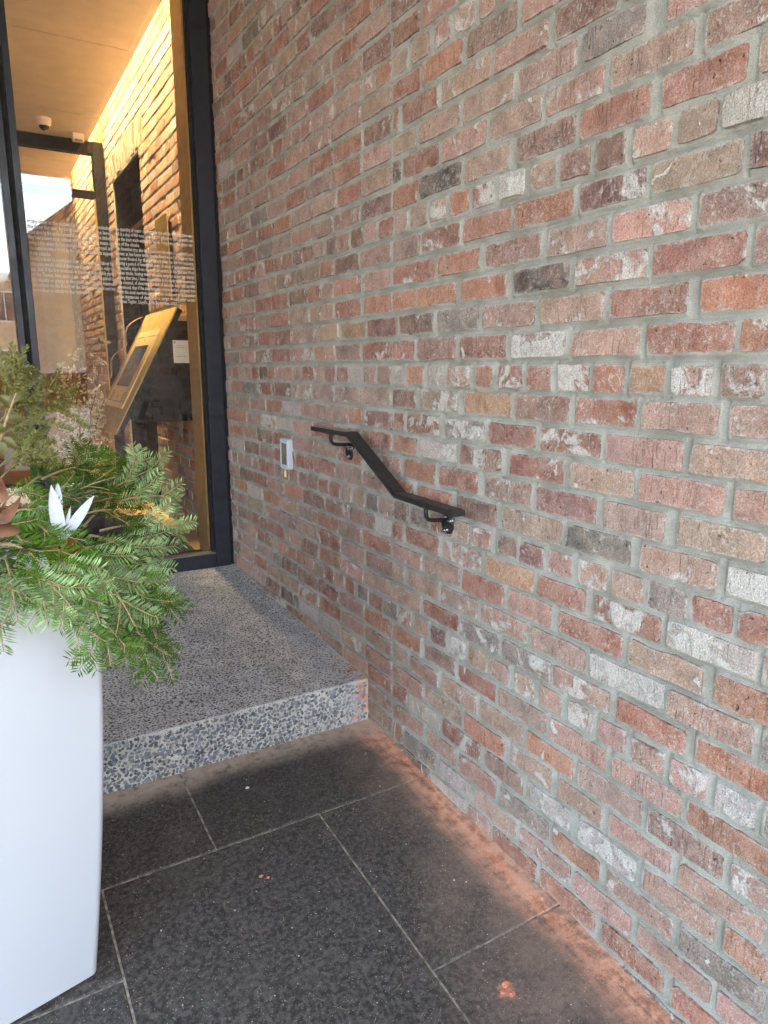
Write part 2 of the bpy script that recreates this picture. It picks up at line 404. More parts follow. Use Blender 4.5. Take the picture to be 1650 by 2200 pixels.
def glass_material(name, refl=.09):
    t = NT(name)
    tr = t.node('ShaderNodeBsdfTransparent'); tr.inputs[0].default_value = (.94, .95, .94, 1)
    gl = t.node('ShaderNodeBsdfGlossy'); gl.inputs['Roughness'].default_value = 0.0
    lw = t.node('ShaderNodeLayerWeight'); lw.inputs[0].default_value = .25
    fac = t.math('ADD', t.math('MULTIPLY', lw.outputs['Fresnel'], .9), refl, True)
    ms = t.node('ShaderNodeMixShader'); t.set(ms.inputs[0], fac)
    t.t.links.new(tr.outputs[0], ms.inputs[1]); t.t.links.new(gl.outputs[0], ms.inputs[2]); t.t.links.new(ms.outputs[0], t.out.inputs[0])
    t.n.remove(t.bs); return t.m
M['glass'] = glass_material('coated_glass', .105)
M['glass_in'] = glass_material('interior_glass', .02)
def emit(name, c, s):
    t = NT(name); e = t.node('ShaderNodeEmission'); e.inputs[0].default_value = (*c, 1); e.inputs[1].default_value = s
    t.t.links.new(e.outputs[0], t.out.inputs[0]); t.n.remove(t.bs); return t.m
M['led'] = emit('warm_led_strip', (1.0, .74, .30), 11.0)

# ------------------------------------------------------------------ numpy noise
def vnoise(a, b, scale, seed):
    r = np.random.default_rng(seed); T = r.random((256, 256)).astype(np.float32)
    u = a * scale; v = b * scale; iu = np.floor(u).astype(int); iv = np.floor(v).astype(int); fu = u - iu; fv = v - iv
    fu = fu * fu * (3 - 2 * fu); fv = fv * fv * (3 - 2 * fv)
    g = lambda i, j: T[i % 256, j % 256]
    return (g(iu, iv) * (1 - fu) + g(iu + 1, iv) * fu) * (1 - fv) + (g(iu, iv + 1) * (1 - fu) + g(iu + 1, iv + 1) * fu) * fv
def fnoise(a, b, scale, seed, oc=3):
    s = 0; w = 0
    for i in range(oc): s = s + vnoise(a, b, scale * 2 ** i, seed + i) * .5 ** i; w += .5 ** i
    return s / w

# ------------------------------------------------------------------ levels of the place
PAVE_S = 0.0591; STEP_Y = 2.14; GL_Y = 3.69; STEP_S = .042; FLOOR_IN = .231
def pave_z(y): return PAVE_S * (y - STEP_Y) - .002
def step_z(y): return FLOOR_IN + STEP_S * (y - GL_Y)
WALL_END = -1.4; SOFFIT_Z = 3.5; CEIL_Z = 3.198

# ------------------------------------------------------------------ brick courses, read course by course off the wall
# A: x = 850 + v/3   B: x = 1350 + v/4   C: x = 1350 + v/3.143   letter = brick colour, digit = tenths of lime cover
ROWS = {
 13: 'A 0-170R1 190-400P2', 12: 'A 0-90T1 120-230T2 270-365P5 405-525P6 560-660P1',
 11: 'A 0-165R0 190-440O0 475-800M2 840-1190P1', 10: 'A 0-30R1 60-290R1 315-630P4 650-1000P0 1050-1450B0',
 9: 'A 0-145T1 170-430T1 455-775T2 810-1180T1 1225-1620G2 B 365-1020P1', 8: 'A 0-45K0 60-290R0 315-600P3 625-960T1 990-1370P3 1410-1950T1 B 700-1420M3',
 7: 'A 0-155O1 165-435K1 465-745T1 800-1180B0 1215-1665R1 B 325-1045R0 1155-1900T2',
 6: 'A 10-95T1 115-215T2 240-340P5 370-485O1 515-655R5 695-845W5 885-1045T2 1085-1275M1 1310-1500B1 B 70-390P3 440-800T0 835-1240W4',
 5: 'A 0-170T2 185-425R4 455-755O2 780-1165O1 1205-1630D4 B 225-1010T2 1085-1800B1',
 4: 'A 0-265R3 290-555O1 595-950M1 995-1385T2 1420-1920P3 B 630-1340M3',
 3: 'A 0-140O0 155-400O1 440-725O0 775-1130K0 1185-1640P4 B 240-1030R0 1110-1850M2',
 2: 'A 40-258B0 290-550G2 582-915T4 955-1360P2 1405-1900R0 B 645-1450O1',
 1: 'A 0-130R2 160-400M2 437-722R2 765-1110M7 1160-1590P1 B 185-940R2 990-1700O2',
 0: 'A 0-65W4 95-195O0 222-330W4 352-490P4 535-635O1 680-825R5 862-1020R0 1060-1270R6 1285-1485O0 1525-1745Y3 B 405-740P5 820-1200P4',
 -1: 'A 0-140B0 180-415T5 455-760Y1 795-1135M1 1175-1565R4 B 145-795P1 895-1650T2',
 -2: 'A 0-65R1 90-300R4 340-590G6 625-920R2 955-1335R4 1375-1870P2 B 565-1300T1',
 -3: 'A 0-150R2 175-405W5 435-690B3 755-1095R3 1145-1555T0 B 120-840P2 930-1600P2',
 -4: 'A 0-40P3 65-270O0 300-540R2 590-890M3 925-1310M1 1360-1755T0 B 450-1200T1',
 -5: 'A 0-125O1 155-370O0 410-665B1 705-1090T2 1120-1530G2 B 130-790P3 870-1600W7',
 -6: 'A 10-95B1 105-225G2 240-370R1 385-490T2 510-625P5 665-795B3 825-970D0 1005-1150P4 1195-1380P5 1410-1610T0 B 190-520G1 560-920R2 975-1330R2',
 -7: 'A 0-55R1 80-290R1 320-560T5 595-905Y1 930-1235R1 1290-1725R4 B 355-1120W6',
 -8: 'A 0-180P3 200-425T1 445-710R1 740-1020P2 1065-1475O0 B 20-660T2 765-1450O0',
 -9: 'A 0-65T1 85-285T1 310-540T3 565-870P4 885-1235T1 1270-1750W6 C 285-860P2',
 -10: 'A 0-170P2 190-410R0 430-680G4 700-1015G3 1035-1390P4 1440-1885O0 C 470-1010O0',
 -11: 'A 35-110P5 130-220P1 245-335D2 370-465W7 485-605T0 615-740P2 780-905P4 945-1080P2 1125-1285P6 1320-1500P1 C 45-255P4 305-545P4 605-880W4',
 -12: 'A 0-170O3 200-395M1 420-660R0 680-985T1 1015-1365P1 1410-1860P3 C 410-1000O0',
 -13: 'A 0-85T1 110-290P1 315-530P3 560-835T1 865-1155O0 1190-1600T0 C 145-655M2 710-1200P5',
 -14: 'A 0-190P1 205-440T1 460-715O1 755-1015P3 1060-1345T2 1390-1785P1 C 360-940P3',
 -15: 'A 0-80R1 95-295W4 315-555R4 585-835M2 865-1140W5 1195-1570W6 C 110-600P1 660-1180O0',
 -16: 'A 0-190P1 215-400P1 425-660P2 695-1000G3 1030-1325O0 1375-1800P3 C 365-940G3',
 -17: 'A 0-55O1 75-270G2 300-495W3 530-790T1 820-1140P4 1165-1530P3 C 80-570P1 620-1100P1',
 -18: 'A 480-620P1 640-920R0 950-1300R0 1340-1740R1 C 320-800O0',
}
PAL = dict(R=(164, 103, 84), O=(186, 122, 94), P=(190, 149, 134), T=(176, 148, 131), G=(134, 128, 122), K=(70, 64, 62),
           W=(196, 190, 184), B=(132, 99, 87), M=(158, 120, 108), Y=(186, 140, 102), D=(126, 70, 68))
HEADERS = {24, 18, 12, 6, 0, -6, -11, -17 - 100}
def row_z(k):
    ks = [-20, -11, -6, 0, 6, 12, 31]; zs = [-.829 - 9 * .0735, -.829, -.4646, -.0216, .4368, .8826, .8826 + 19 * .0743]
    return 1.318 + float(np.interp(k, ks, zs))
def px_to_y(x, z):
    u = (x - CX) / F_PX; zr = z - CAM[2]
    return (1.2 * RT[0] - u * (1.2 * FW[0] + zr * FW[2])) / (u * FW[1] - RT[1])
def rand_code():
    return random.choices('RPTOMBGWKYD', [23, 17, 26, 9, 12, 8, 4, 3, .6, 1.2, 1])[0], min(.9, max(0, random.gauss(.17, .2)))
def fill(y, dirn, stop, k, out, avoid=None):
    z = row_z(k)
    while (y < stop) if dirn > 0 else (y > stop):
        L = random.gauss(.088, .006) if k in HEADERS else random.gauss(.196, .012)
        if k not in HEADERS and random.random() < .05: L *= .55
        g = random.gauss(.0105, .0022)
        a, b = (y + g, y + g + L) if dirn > 0 else (y - g - L, y - g)
        c, wv = rand_code(); out.append([a, b, c, wv]); y = b if dirn > 0 else a
courses = {}
for k in range(-20, 31):
    z = row_z(k); bl = []
    if k in ROWS:
        mode = None
        for tok in ROWS[k].split():
            if tok in 'ABC': mode = tok; continue
            rng_, cw = tok[:-2], tok[-2:]; a, b = map(float, rng_.split('-'))
            f = {'A': lambda v: 850 + v / 3, 'B': lambda v: 1350 + v / 4, 'C': lambda v: 1350 + v / 3.143}[mode]
            y1, y0 = px_to_y(f(a), z), px_to_y(f(b), z)
            bl.append([y0 - .0016, y1 + .0016, cw[0], int(cw[1]) / 10 + .07])
        bl.sort()
        for i in range(len(bl) - 1):           # keep a joint between neighbours
            if bl[i + 1][0] - bl[i][1] < .007:
                mid = (bl[i + 1][0] + bl[i][1]) / 2; bl[i][1] = mid - .0045; bl[i + 1][0] = mid + .0045
            elif bl[i + 1][0] - bl[i][1] > .06:
                pass
        out = []
        fill(bl[0][0], -1, WALL_END, k, out); fill(bl[-1][1], 1, GL_Y + .02, k, out)
        bl += out
    else:
        st = WALL_END + random.random() * .1; fill(st, 1, GL_Y + .02, k, bl)
    bl.sort()
    for q in bl: q[0] = max(q[0], WALL_END + .004)
    bl = [q for q in bl if q[1] - q[0] > .025 and q[0] < GL_Y]
    for q in bl: q[1] = min(q[1], GL_Y + .028)
    courses[k] = bl

def brick_geo(y0, y1, z0, z1, proud, rs, x=0.0, tilt=.0012):
    """12-point irregular brick front with arris; returns verts, faces, edge weights"""
    j = lambda s: rs.gauss(0, s)
    c = lambda: abs(rs.gauss(.0055, .0038)) + .0015
    L = y1 - y0; ch = [c() for _ in range(8)]
    o = [(y0 + ch[0], z0 + j(.0008)), (y0 + L * .36 + j(.006), z0 + j(.0016)), (y0 + L * .67 + j(.006), z0 + j(.0016)), (y1 - ch[1], z0 + j(.0008)),
         (y1 + j(.0006), z0 + ch[2]), (y1 + j(.0008), z1 - ch[3]), (y1 - ch[4], z1 + j(.0008)), (y0 + L * .64 + j(.006), z1 + j(.0016)),
         (y0 + L * .33 + j(.006), z1 + j(.0016)), (y0 + ch[5], z1 + j(.0008)), (y0 + j(.0008), z1 - ch[6]), (y0 + j(.0006), z0 + ch[7])]
    yc, zc = (y0 + y1) / 2, (z0 + z1) / 2; ty, tz = j(tilt) / (L / 2), j(tilt) / .03
    v = []; e = []
    def ring(ins, dep, ed):
        for a, b in o:
            da, db = a - yc, b - zc
            a2 = yc + da * max(0, 1 - ins / (L / 2)); b2 = zc + db * max(0, 1 - ins / ((z1 - z0) / 2))
            v.append((x - dep - ty * (a2 - yc) - tz * (b2 - zc), a2, b2)); e.append(ed)
    ring(0, -.012, 1.0); ring(.0022, proud, 1.0); ring(.011, proud + .0006, 0.0)
    f = []
    for r_ in (0, 1):
        for i in range(12):
            i2 = (i + 1) % 12; f.append((r_ * 12 + i, r_ * 12 + 12 + i, r_ * 12 + 12 + i2, r_ * 12 + i2))
    f.append(tuple(range(24, 36))[::-1])
    f = [q[::-1] for q in f]
    return v, f, e
def set_attrs(me, cols, pars):
    a = me.attributes.new('bcol', 'FLOAT_COLOR', 'POINT'); a.data.foreach_set('color', np.asarray(cols, np.float32).ravel())
    if pars is not None:
        b = me.attributes.new('bpar', 'FLOAT_VECTOR', 'POINT'); b.data.foreach_set('vector', np.asarray(pars, np.float32).ravel())
def brick_mesh(name, items):
    V = []; Fa = []; C = []; Pp = []
    for it in items:
        v, f, e = it['geo']; b = len(V); V += v; Fa += [tuple(i + b for i in q) for q in f]
        C += [(*it['col'], 1)] * len(v); Pp += [(it['w'], q, it['seed']) for q in e]
    me = bpy.data.meshes.new(name); me.from_pydata(V, [], Fa); set_attrs(me, C, Pp); me.materials.append(M['brick']); me.update()
    return me
def project(p):
    d = np.array(p) - CAM; z = d @ FW
    if z < .05: return None
    return CX + F_PX * (d @ RT) / z, CY - F_PX * (d @ UP) / z
def make_bricks(wallobj, items, vis, n_parts=300):
    for it in items:
        qs = [project(p) for p in ((0, it['y'][0], it['z'][0]), (0, it['y'][1], it['z'][0]), (0, it['y'][1], it['z'][1]), (0, it['y'][0], it['z'][1]))]
        if any(q is None for q in qs): it['area'] = 0; continue
        cx_ = sum(q[0] for q in qs) / 4; cy_ = sum(q[1] for q in qs) / 4
        ar = abs(sum(qs[i][0] * qs[(i + 1) % 4][1] - qs[(i + 1) % 4][0] * qs[i][1] for i in range(4))) / 2
        if not (0 < cx_ < 1650 and 0 < cy_ < 2200):
            inside = [q for q in qs if 0 < q[0] < 1650 and 0 < q[1] < 2200]; ar *= .3 * len(inside) / 4
        it['area'] = ar * vis(cx_, cy_)
    items.sort(key=lambda i: -i['area'])
    for it in items[:n_parts]:
        link('brick', brick_mesh('brick', [it]), None, wallobj)
    if items[n_parts:]:
        o = link('brick_field', brick_mesh('brick_field', items[n_parts:]), None, wallobj); tag(o, kind='stuff')
BH = .0304                                                    # half height of a brick
rs = random.Random(11)
def vary(c, s=.10):
    f = 1 + rs.gauss(0, s); return tuple(min(.9, max(.01, v * f * (1 + rs.gauss(0, .04)))) for v in lin(c))

# ------------------------------------------------------------------ exterior brick wall
wall = empty('brick_wall', (0, 0, 0))
tag(wall, 'reclaimed red and grey brick wall with thick grey mortar beside the entrance', 'wall')
items = []
for k, bl in courses.items():
    zc = row_z(k) + rs.gauss(0, .0008)
    for (a, b, c, wv) in bl:
        z0, z1 = zc - BH + rs.gauss(0, .0012), zc + BH + rs.gauss(0, .0012)
        if z1 > SOFFIT_Z - .005: continue
        if a > STEP_Y + .04 and z1 < step_z(a) - .01: continue
        if b < STEP_Y and z1 < pave_z(b) - .03: continue
        items.append(dict(geo=brick_geo(a, b, z0, z1, .0100 + rs.gauss(0, .0017), rs), y=(a, b), z=(z0, z1), col=vary(PAL[c]), w=wv, seed=rs.random() * 40))
make_bricks(wall, items, lambda x, y: 1.0)

def mortar_sheet(name, ya, yb, za, zb, stepm, courses_, parent, sd0=1):
    ny = int((yb - ya) / stepm) + 1; nz = int((zb - za) / stepm) + 1
    yy = np.linspace(ya, yb, ny); zz = np.linspace(za, zb, nz)
    Yg, Zg = np.meshgrid(yy, zz); sd = np.full(Yg.shape, .02, np.float32)
    for k, bl in courses_.items():
        zc = row_z(k); sel = np.where(np.abs(zz - zc) < .045)[0]
        if len(sel) == 0 or not bl: continue
        cy = np.array([(q[0] + q[1]) / 2 for q in bl]); hy = np.array([(q[1] - q[0]) / 2 for q in bl])
        edges = (np.array([q[1] for q in bl[:-1]]) + np.array([q[0] for q in bl[1:]])) / 2
        ix = np.searchsorted(edges, yy)
        dy = np.abs(yy - cy[ix]) - hy[ix]
        for r_ in sel:
            dz = abs(zz[r_] - zc) - BH
            s = np.maximum(dy, dz)
            both = (dy > 0) & (dz > 0); s = np.where(both, np.hypot(np.maximum(dy, 0), max(dz, 0)), s)
            sd[r_] = np.minimum(sd[r_], s)
    n1 = fnoise(Yg, Zg, 70, sd0) - .5; n2 = fnoise(Yg, Zg, 14, sd0 + 9) - .5; n3 = fnoise(Yg, Zg, 160, sd0 + 17, 2) - .5
    t = np.clip(sd / .0085, 0, 1)
    H = .0072 - .0112 * t * t * (3 - 2 * t) + n3 * .0011 + n2 * .0012
    ins = sd < 0
    H = np.where(ins, .0072 + sd * .50 + n1 * .0062 + n2 * .0060, H)
    H = np.where(sd < -.012, np.minimum(H, .001), H)
    # now and then a smear of mortar carried over a brick edge
    sm = np.clip((fnoise(Yg, Zg, 9, sd0 + 33) - .61) / .1, 0, 1) * np.clip(1 + sd / .014, 0, 1)
    H = H + np.where(ins, sm * .0042, 0)
    V = np.stack([-H, Yg, Zg], -1).reshape(-1, 3)
    i = np.arange(nz - 1)[:, None] * ny + np.arange(ny - 1)[None]; i = i.ravel()
    loops = np.stack([i, i + ny, i + ny + 1, i + 1], -1).ravel()
    me = mesh_np(name, V, loops, np.arange(len(i)) * 4, True)
    return link(name, me, M['mortar'], parent)
mortar_sheet('mortar', .40, 2.45, -.13, 2.96, .0046, courses, wall, 1)
mortar_sheet('mortar', 2.45, GL_Y + .03, .0, 3.499, .0075, courses, wall, 1)
mortar_sheet('mortar', .40, 2.45, 2.96, 3.499, .012, courses, wall, 1)
mortar_sheet('mortar', WALL_END, .40, -.22, 3.499, .012, courses, wall, 1)
part('wall_core', M['mortar'], wall, (.03, .30, WALL_END, GL_Y + .03, -.22, SOFFIT_Z - .01))
# the return at the street end of the wall
part('end_face', M['mortar'], wall, (0.0, .03, WALL_END - .004, WALL_END, -.22, SOFFIT_Z - .012))

# ------------------------------------------------------------------ pavement
side = empty('sidewalk', (0, 0, 0)); tag(side, kind='structure')
X_L = -4.2; PAV_END = -1.3
b = MB(); b.add([(X_L, STEP_Y + .05, pave_z(STEP_Y + .05) - .0016), (.02, STEP_Y + .05, pave_z(STEP_Y + .05) - .0016), (.02, PAV_END, pave_z(PAV_END) - .0016), (X_L, PAV_END, pave_z(PAV_END) - .0016),
                 (X_L, STEP_Y + .05, pave_z(0) - .3), (.02, STEP_Y + .05, pave_z(0) - .3), (.02, PAV_END, pave_z(PAV_END) - .3), (X_L, PAV_END, pave_z(PAV_END) - .3)],
                [(0, 1, 2, 3), (4, 7, 6, 5), (0, 4, 5, 1), (1, 5, 6, 2), (2, 6, 7, 3), (3, 7, 4, 0)])
b.build('joint_bed', M['grout'], side)
def paver(x0, x1, y0, y1):
    g = .0029; x0 += g; x1 -= g; y0 += g; y1 -= g; t = .0015 + rs.gauss(0, .0005); c = .002; d1, d2 = rs.gauss(0, .0006), rs.gauss(0, .0006)
    V = []
    for ins, dz in ((0, -.02), (0, t - .0018), (c, t)):
        for (x, y, s1, s2) in ((x0, y0, 1, 1), (x1, y0, -1, 1), (x1, y1, -1, -1), (x0, y1, 1, -1)):
            V.append((x + ins * s1, y + ins * s2, pave_z(y + ins * s2) + dz + (d1 * s1 + d2 * s2 if ins else 0)))
    Fs = []
    for r_ in (0, 4):
        for i in range(4): Fs.append((r_ + i, r_ + (i + 1) % 4, r_ + 4 + (i + 1) % 4, r_ + 4 + i))
    Fs.append((8, 9, 10, 11))
    me = bpy.data.meshes.new('paver'); me.from_pydata(V, [], Fs); me.materials.append(M['paver']); me.update()
    link('paver', me, None, side)
xs = [0.015, -.73, -1.63, -2.5, -3.4, X_L]
for i in range(len(xs) - 1): paver(xs[i + 1], xs[i], 1.741, STEP_Y + .03)
colx = [(0.015, -.408), (-.408, -1.036), (-1.036, -1.66), (-1.66, -2.28), (-2.28, -2.9), (-2.9, -3.52), (-3.52, X_L)]
first = [1.123, .83, 1.443, 1.0, .7, 1.3, .9]
for (xa, xb), y1 in zip(colx, first):
    ya = 1.741
    while ya > PAV_END:
        yb = max(y1, PAV_END); paver(xb, xa, yb, ya); ya = yb; y1 = yb - .91
        if ya <= PAV_END: break

# ------------------------------------------------------------------ entry step with exposed aggregate
step = empty('entry_step', (-2, STEP_Y, 0)); tag(step, 'speckled exposed aggregate concrete step in front of the glass entrance', 'step')
SX = -.012
b = MB(); n = 8
prof = [(STEP_Y, -.35), (STEP_Y, step_z(STEP_Y) - .005), (STEP_Y + .0015, step_z(STEP_Y) - .0015), (STEP_Y + .005, step_z(STEP_Y + .005)), (GL_Y + .16, step_z(GL_Y + .16)), (GL_Y + .16, -.35)]
b.prism(prof, 0, X_L, SX)
so = b.build('slab', M['concrete'], None); so.parent = step; so.matrix_parent_inverse = Matrix.Translation((2, -STEP_Y, 0))
part('wall_joint', M['gasket'], None, (SX, -.001, STEP_Y + .012, GL_Y, -.1, .13)).parent = step
for c_ in step.children: c_.matrix_parent_inverse = Matrix.Translation((2, -STEP_Y, 0))
def pebbles():
    V = []; L = []; S = []; C = []
    def scatter(u0, u1, v0, v1, sp, put, rm=.56, tone=1.0):
        us = np.arange(u0, u1, sp); vs = np.arange(v0, v1, sp * .88)
        for jv, v in enumerate(vs):
            for u in us:
                if rs.random() < .06: continue
                uu = u + (sp / 2 if jv % 2 else 0) + rs.uniform(-.36, .36) * sp; vv = v + rs.uniform(-.36, .36) * sp
                r = sp * min(.74, max(.28, rs.gauss(rm, .10))); el = rs.uniform(.62, 1.0); an = rs.random() * 3.14; nn = rs.choice((5, 6, 6, 7))
                if not (u0 + r < uu < u1 - r and v0 + r * .6 < vv < v1 - r * .6): continue
                q = rs.random(); 
                if q < .80: g = rs.uniform(.045, .15); g *= tone; c = (g * .92, g * 1.0, g * rs.uniform(1.0, 1.10))
                elif q < .93: g = rs.uniform(.16, .34); c = (g, g, g * .98)
                else: g = rs.uniform(.25, .45); c = (g, g * .9, g * .74)
                b0 = len(V); S.append(len(L)); lift = .0003 + rs.random() * .0006
                for k in range(nn):
                    a = 2 * math.pi * k / nn; rr = r * rs.uniform(.76, 1.12); du = rr * math.cos(a); dv = rr * el * math.sin(a)
                    V.append(put(uu + du * math.cos(an) - dv * math.sin(an), vv + du * math.sin(an) + dv * math.cos(an), lift)); C.append((*c, 1)); L.append(b0 + k)
    scatter(-1.75, SX - .003, STEP_Y + .003, GL_Y + .0, .0122, lambda u, v, l: (u, v, step_z(v) + l), .38, 1.35)
    scatter(-1.75, SX - .003, pave_z(STEP_Y) - .004, step_z(STEP_Y) - .002, .0124, lambda u, v, l: (u, STEP_Y - l, v), .57, 1.75)
    me = mesh_np('aggregate', V, L, S); set_attrs(me, C, None); me.materials.append(M['pebble'])
    o = link('aggregate', me, None, step); o.matrix_parent_inverse = Matrix.Translation((2, -STEP_Y, 0)); tag(o, kind='stuff')
pebbles()

# ------------------------------------------------------------------ glazed entrance
ent = empty('glazed_entrance', (-1.3, GL_Y, FLOOR_IN)); tag(ent, 'dark framed glass entrance with pale printed text beside the brick wall', 'glass entrance')
def ep(name, mat, *boxes, ch=0.0):
    o = part(name, mat, None, *boxes, ch=ch); o.parent = ent; o.matrix_parent_inverse = Matrix.Translation((1.3, -GL_Y, -FLOOR_IN)); return o
ZB = FLOOR_IN - .004
ep('wall_gap', M['gasket'], (-.030, -.008, GL_Y + .012, GL_Y + .10, ZB, 3.49))
ep('jamb', M['frame'], (-.112, -.030, GL_Y, GL_Y + .11, ZB, 3.49), ch=.002)
ep('glazing_bead', M['gasket'], (-.126, -.112, GL_Y + .035, GL_Y + .06, ZB + .09, 3.40))
ep('brass_edge', M['brass'], (-.128, -.112, GL_Y + .085, GL_Y + .092, ZB + .09, 3.40))
ep('brass_lining', M['brass'], (-.122, -.030, GL_Y + .112, GL_Y + .30, FLOOR_IN + .002, 3.40))
ep('sill', M['frame'], (-.905, -.112, GL_Y + .001, GL_Y + .10, ZB, FLOOR_IN + .078), (-2.6, -.985, GL_Y + .001, GL_Y + .10, ZB, FLOOR_IN + .078), ch=.002)
ep('sill_ledge', M['grey_plastic'], (-.905, -.113, GL_Y + .004, GL_Y + .06, FLOOR_IN + .078, FLOOR_IN + .083))
ep('sill_lining', M['dark_wood'], (-.905, -.124, GL_Y + .101, GL_Y + .26, FLOOR_IN + .002, FLOOR_IN + .045))
ep('mullion', M['frame'], (-.935, -.905, GL_Y, GL_Y + .11, ZB, 3.49), ch=.002)
ep('mullion', M['frame'], (-.985, -.955, GL_Y, GL_Y + .11, ZB, 3.49), ch=.002)
ep('mullion_gap', M['gasket'], (-.955, -.935, GL_Y + .02, GL_Y + .09, ZB, 3.49))
ep('mullion', M['frame'], (-2.66, -2.60, GL_Y, GL_Y + .11, ZB, 3.49), ch=.002)
ep('head', M['frame'], (-.905, -.112, GL_Y + .002, GL_Y + .10, 3.40, 3.49), (-2.6, -.985, GL_Y + .002, GL_Y + .10, 3.40, 3.49))
def pane(name, x0, x1, y, z0, z1, mat, par, pinv):
    me = bpy.data.meshes.new(name); me.from_pydata([(x0, y, z0), (x1, y, z0), (x1, y, z1), (x0, y, z1)], [], [(0, 1, 2, 3)]); me.update()
    o = link(name, me, mat, par); o.matrix_parent_inverse = pinv; return o
IE = Matrix.Translation((1.3, -GL_Y, -FLOOR_IN)); GY = GL_Y + .048
g1 = pane('glass_pane', -.908, -.110, GY, FLOOR_IN + .076, 3.402, M['glass'], ent, IE)
g2 = pane('glass_pane', -2.605, -.982, GY, FLOOR_IN + .076, 3.402, M['glass'], ent, IE)
def lettering(lines, x0, x1, ztop, zbot, y, par, name='lettering', just=True):
    n = len(lines); lh = (ztop - zbot) / n; size = lh * 1.12; V = []; Fc = []
    for i, ln in enumerate(lines):
        if not ln: continue
        cu = bpy.data.curves.new('t', 'FONT'); cu.body = ln; cu.size = size; cu.offset = .016 * size; cu.resolution_u = 1; cu.fill_mode = 'FRONT'
        o = bpy.data.objects.new('t', cu); COL.objects.link(o)
        bpy.context.view_layer.update()
        me = o.evaluated_get(bpy.context.evaluated_depsgraph_get()).to_mesh()
        co = np.array([v.co[:] for v in me.vertices]); fs = [tuple(p.vertices) for p in me.polygons]; o.to_mesh_clear()
        bpy.data.objects.remove(o); bpy.data.curves.remove(cu)
        if len(co) == 0: continue
        wd = co[:, 0].max() - co[:, 0].min(); tgt = x1 - x0
        sx = tgt / wd if (just and (len(ln) > 48)) else min(.62, tgt / wd)
        b0 = len(V)
        for c in co: V.append((x0 + (c[0] - co[:, 0].min()) * sx, y, ztop - lh * (i + .82) + c[1]))
        Fc += [tuple(k + b0 for k in q) for q in fs]
    me = bpy.data.meshes.new(name); me.from_pydata(V, [], Fc); me.materials.append(M['vinyl']); me.update()
    o = link(name, me, None, par); return o
TR = ['The quantity of water contained in the whole of the gutters and', 'well in a ship of 400 tons, is about 200 gallons no part of which can',
      'have the least wash water, the whole being below the upper sur-', 'face of the cheaks.', 'This Invention may also be considered important in a national point',
      'of view, as less heavy timber for the floors would be required, than', 'is now found by the present plan to be necessary.',
      'During a period of twenty-six years, in which I have commanded', 'respectable ships from the port of London, in the East and West',
      'Indian trade, having many valuable cargoes under my charge', 'during that time, I have always made it my study when opportuni-',
      'ties occured, of observing the cost of defect in ships; and am fully', 'convinced, that if the plan here recommended we adopted, that',
      'with the usual exertions and attention on the part of commanders', 'few instances of damages to cargo would ever occur.', "James Taylor, Lloyd's, 17th September, 1822"]
TL = ['or the water in the section by (2.) thereby continuing', 'the floor for use, by so greatly shorten the lever', 'acted upon by the upward pressure, and in many cases the timbers',
      'May bear a heavy strain without impeding, and be the means of', 'saving a ship, where the bottom might otherwise be destroyed, and', 'the vessel become a wreck by the bottom having lost its support',
      'from outside.', "Should a doubt be entertained about the shipwright's labour by", 'this plan would exceed that now practised, I have only to', 'say, that of the first workmen in the most respectable yards',
      'on the Thames, have assured me, that the labor required to', 'fix cheaks or plates in the plain and simple manner', 'described on the floors of the bottom, would not be', 'more than to attach to the timbers the']
l1 = lettering(TR, -.520, -.140, CAM[2] + .672, CAM[2] + .312, GY - .003, ent); l1.matrix_parent_inverse = IE
l2 = lettering(TL, -.897, -.535, CAM[2] + .672, CAM[2] + .345, GY - .003, ent); l2.matrix_parent_inverse = IE

# ------------------------------------------------------------------ the room behind the glass
flo = part('interior_floor', M['int_floor'], None, (X_L, .0, GL_Y + .17, 9.6, -.2, FLOOR_IN)); tag(flo, kind='structure')
cei = empty('interior_ceiling'); tag(cei, kind='structure')
CX1 = -.125
part('ceiling_panel', M['plaster'], cei, (X_L, CX1, GL_Y + .115, 4.808, CEIL_Z, CEIL_Z + .06)); part('ceiling_panel', M['plaster'], cei, (X_L, CX1, 4.816, 6.118, CEIL_Z, CEIL_Z + .06))
part('ceiling_panel', M['plaster'], cei, (X_L, CX1, 6.126, 7.496, CEIL_Z, CEIL_Z + .06)); part('ceiling_panel', M['plaster'], cei, (X_L, CX1, 7.504, 9.6, CEIL_Z, CEIL_Z + .06))
part('cove_lid', M['plaster'], cei, (X_L, .0, GL_Y + .11, 9.6, 3.50, 3.56)); part('cove_back', M['plaster'], cei, (CX1 - .26, CX1 - .24, GL_Y + .115, 9.6, CEIL_Z + .06, 3.50))
part('ceiling_backing', M['joint_dark'], cei, (X_L, CX1 - .02, GL_Y + .12, 9.6, CEIL_Z + .061, CEIL_Z + .07))
led = empty('cove_light', (-.2, 6.6, 3.45)); tag(led, 'warm yellow light strip glowing in the ceiling cove along the inner brick wall', 'light strip')
def led_part(y0, y1):
    o = part('led_strip', M['led'], None, (-.120, -.098, y0, y1, 3.487, 3.497)); o.parent = led; o.matrix_parent_inverse = Matrix.Translation((.2, -6.6, -3.45))
led_part(GL_Y + .40, 6.70); led_part(6.92, 8.6)
for y0, y1, pw in ((GL_Y + .40, 6.70, 2.3), (6.92, 8.6, 1.4)):
    la = bpy.data.lights.new('cove_lamp', 'AREA'); la.shape = 'RECTANGLE'; la.size = .02; la.size_y = y1 - y0; la.spread = R(50); la.energy = pw; la.color = (1.0, .84, .54)
    lo_ = bpy.data.objects.new('cove_lamp', la); COL.objects.link(lo_); lo_.location = (-.109, (y0 + y1) / 2, 3.484); lo_.rotation_euler = (0, R(-6), 0)
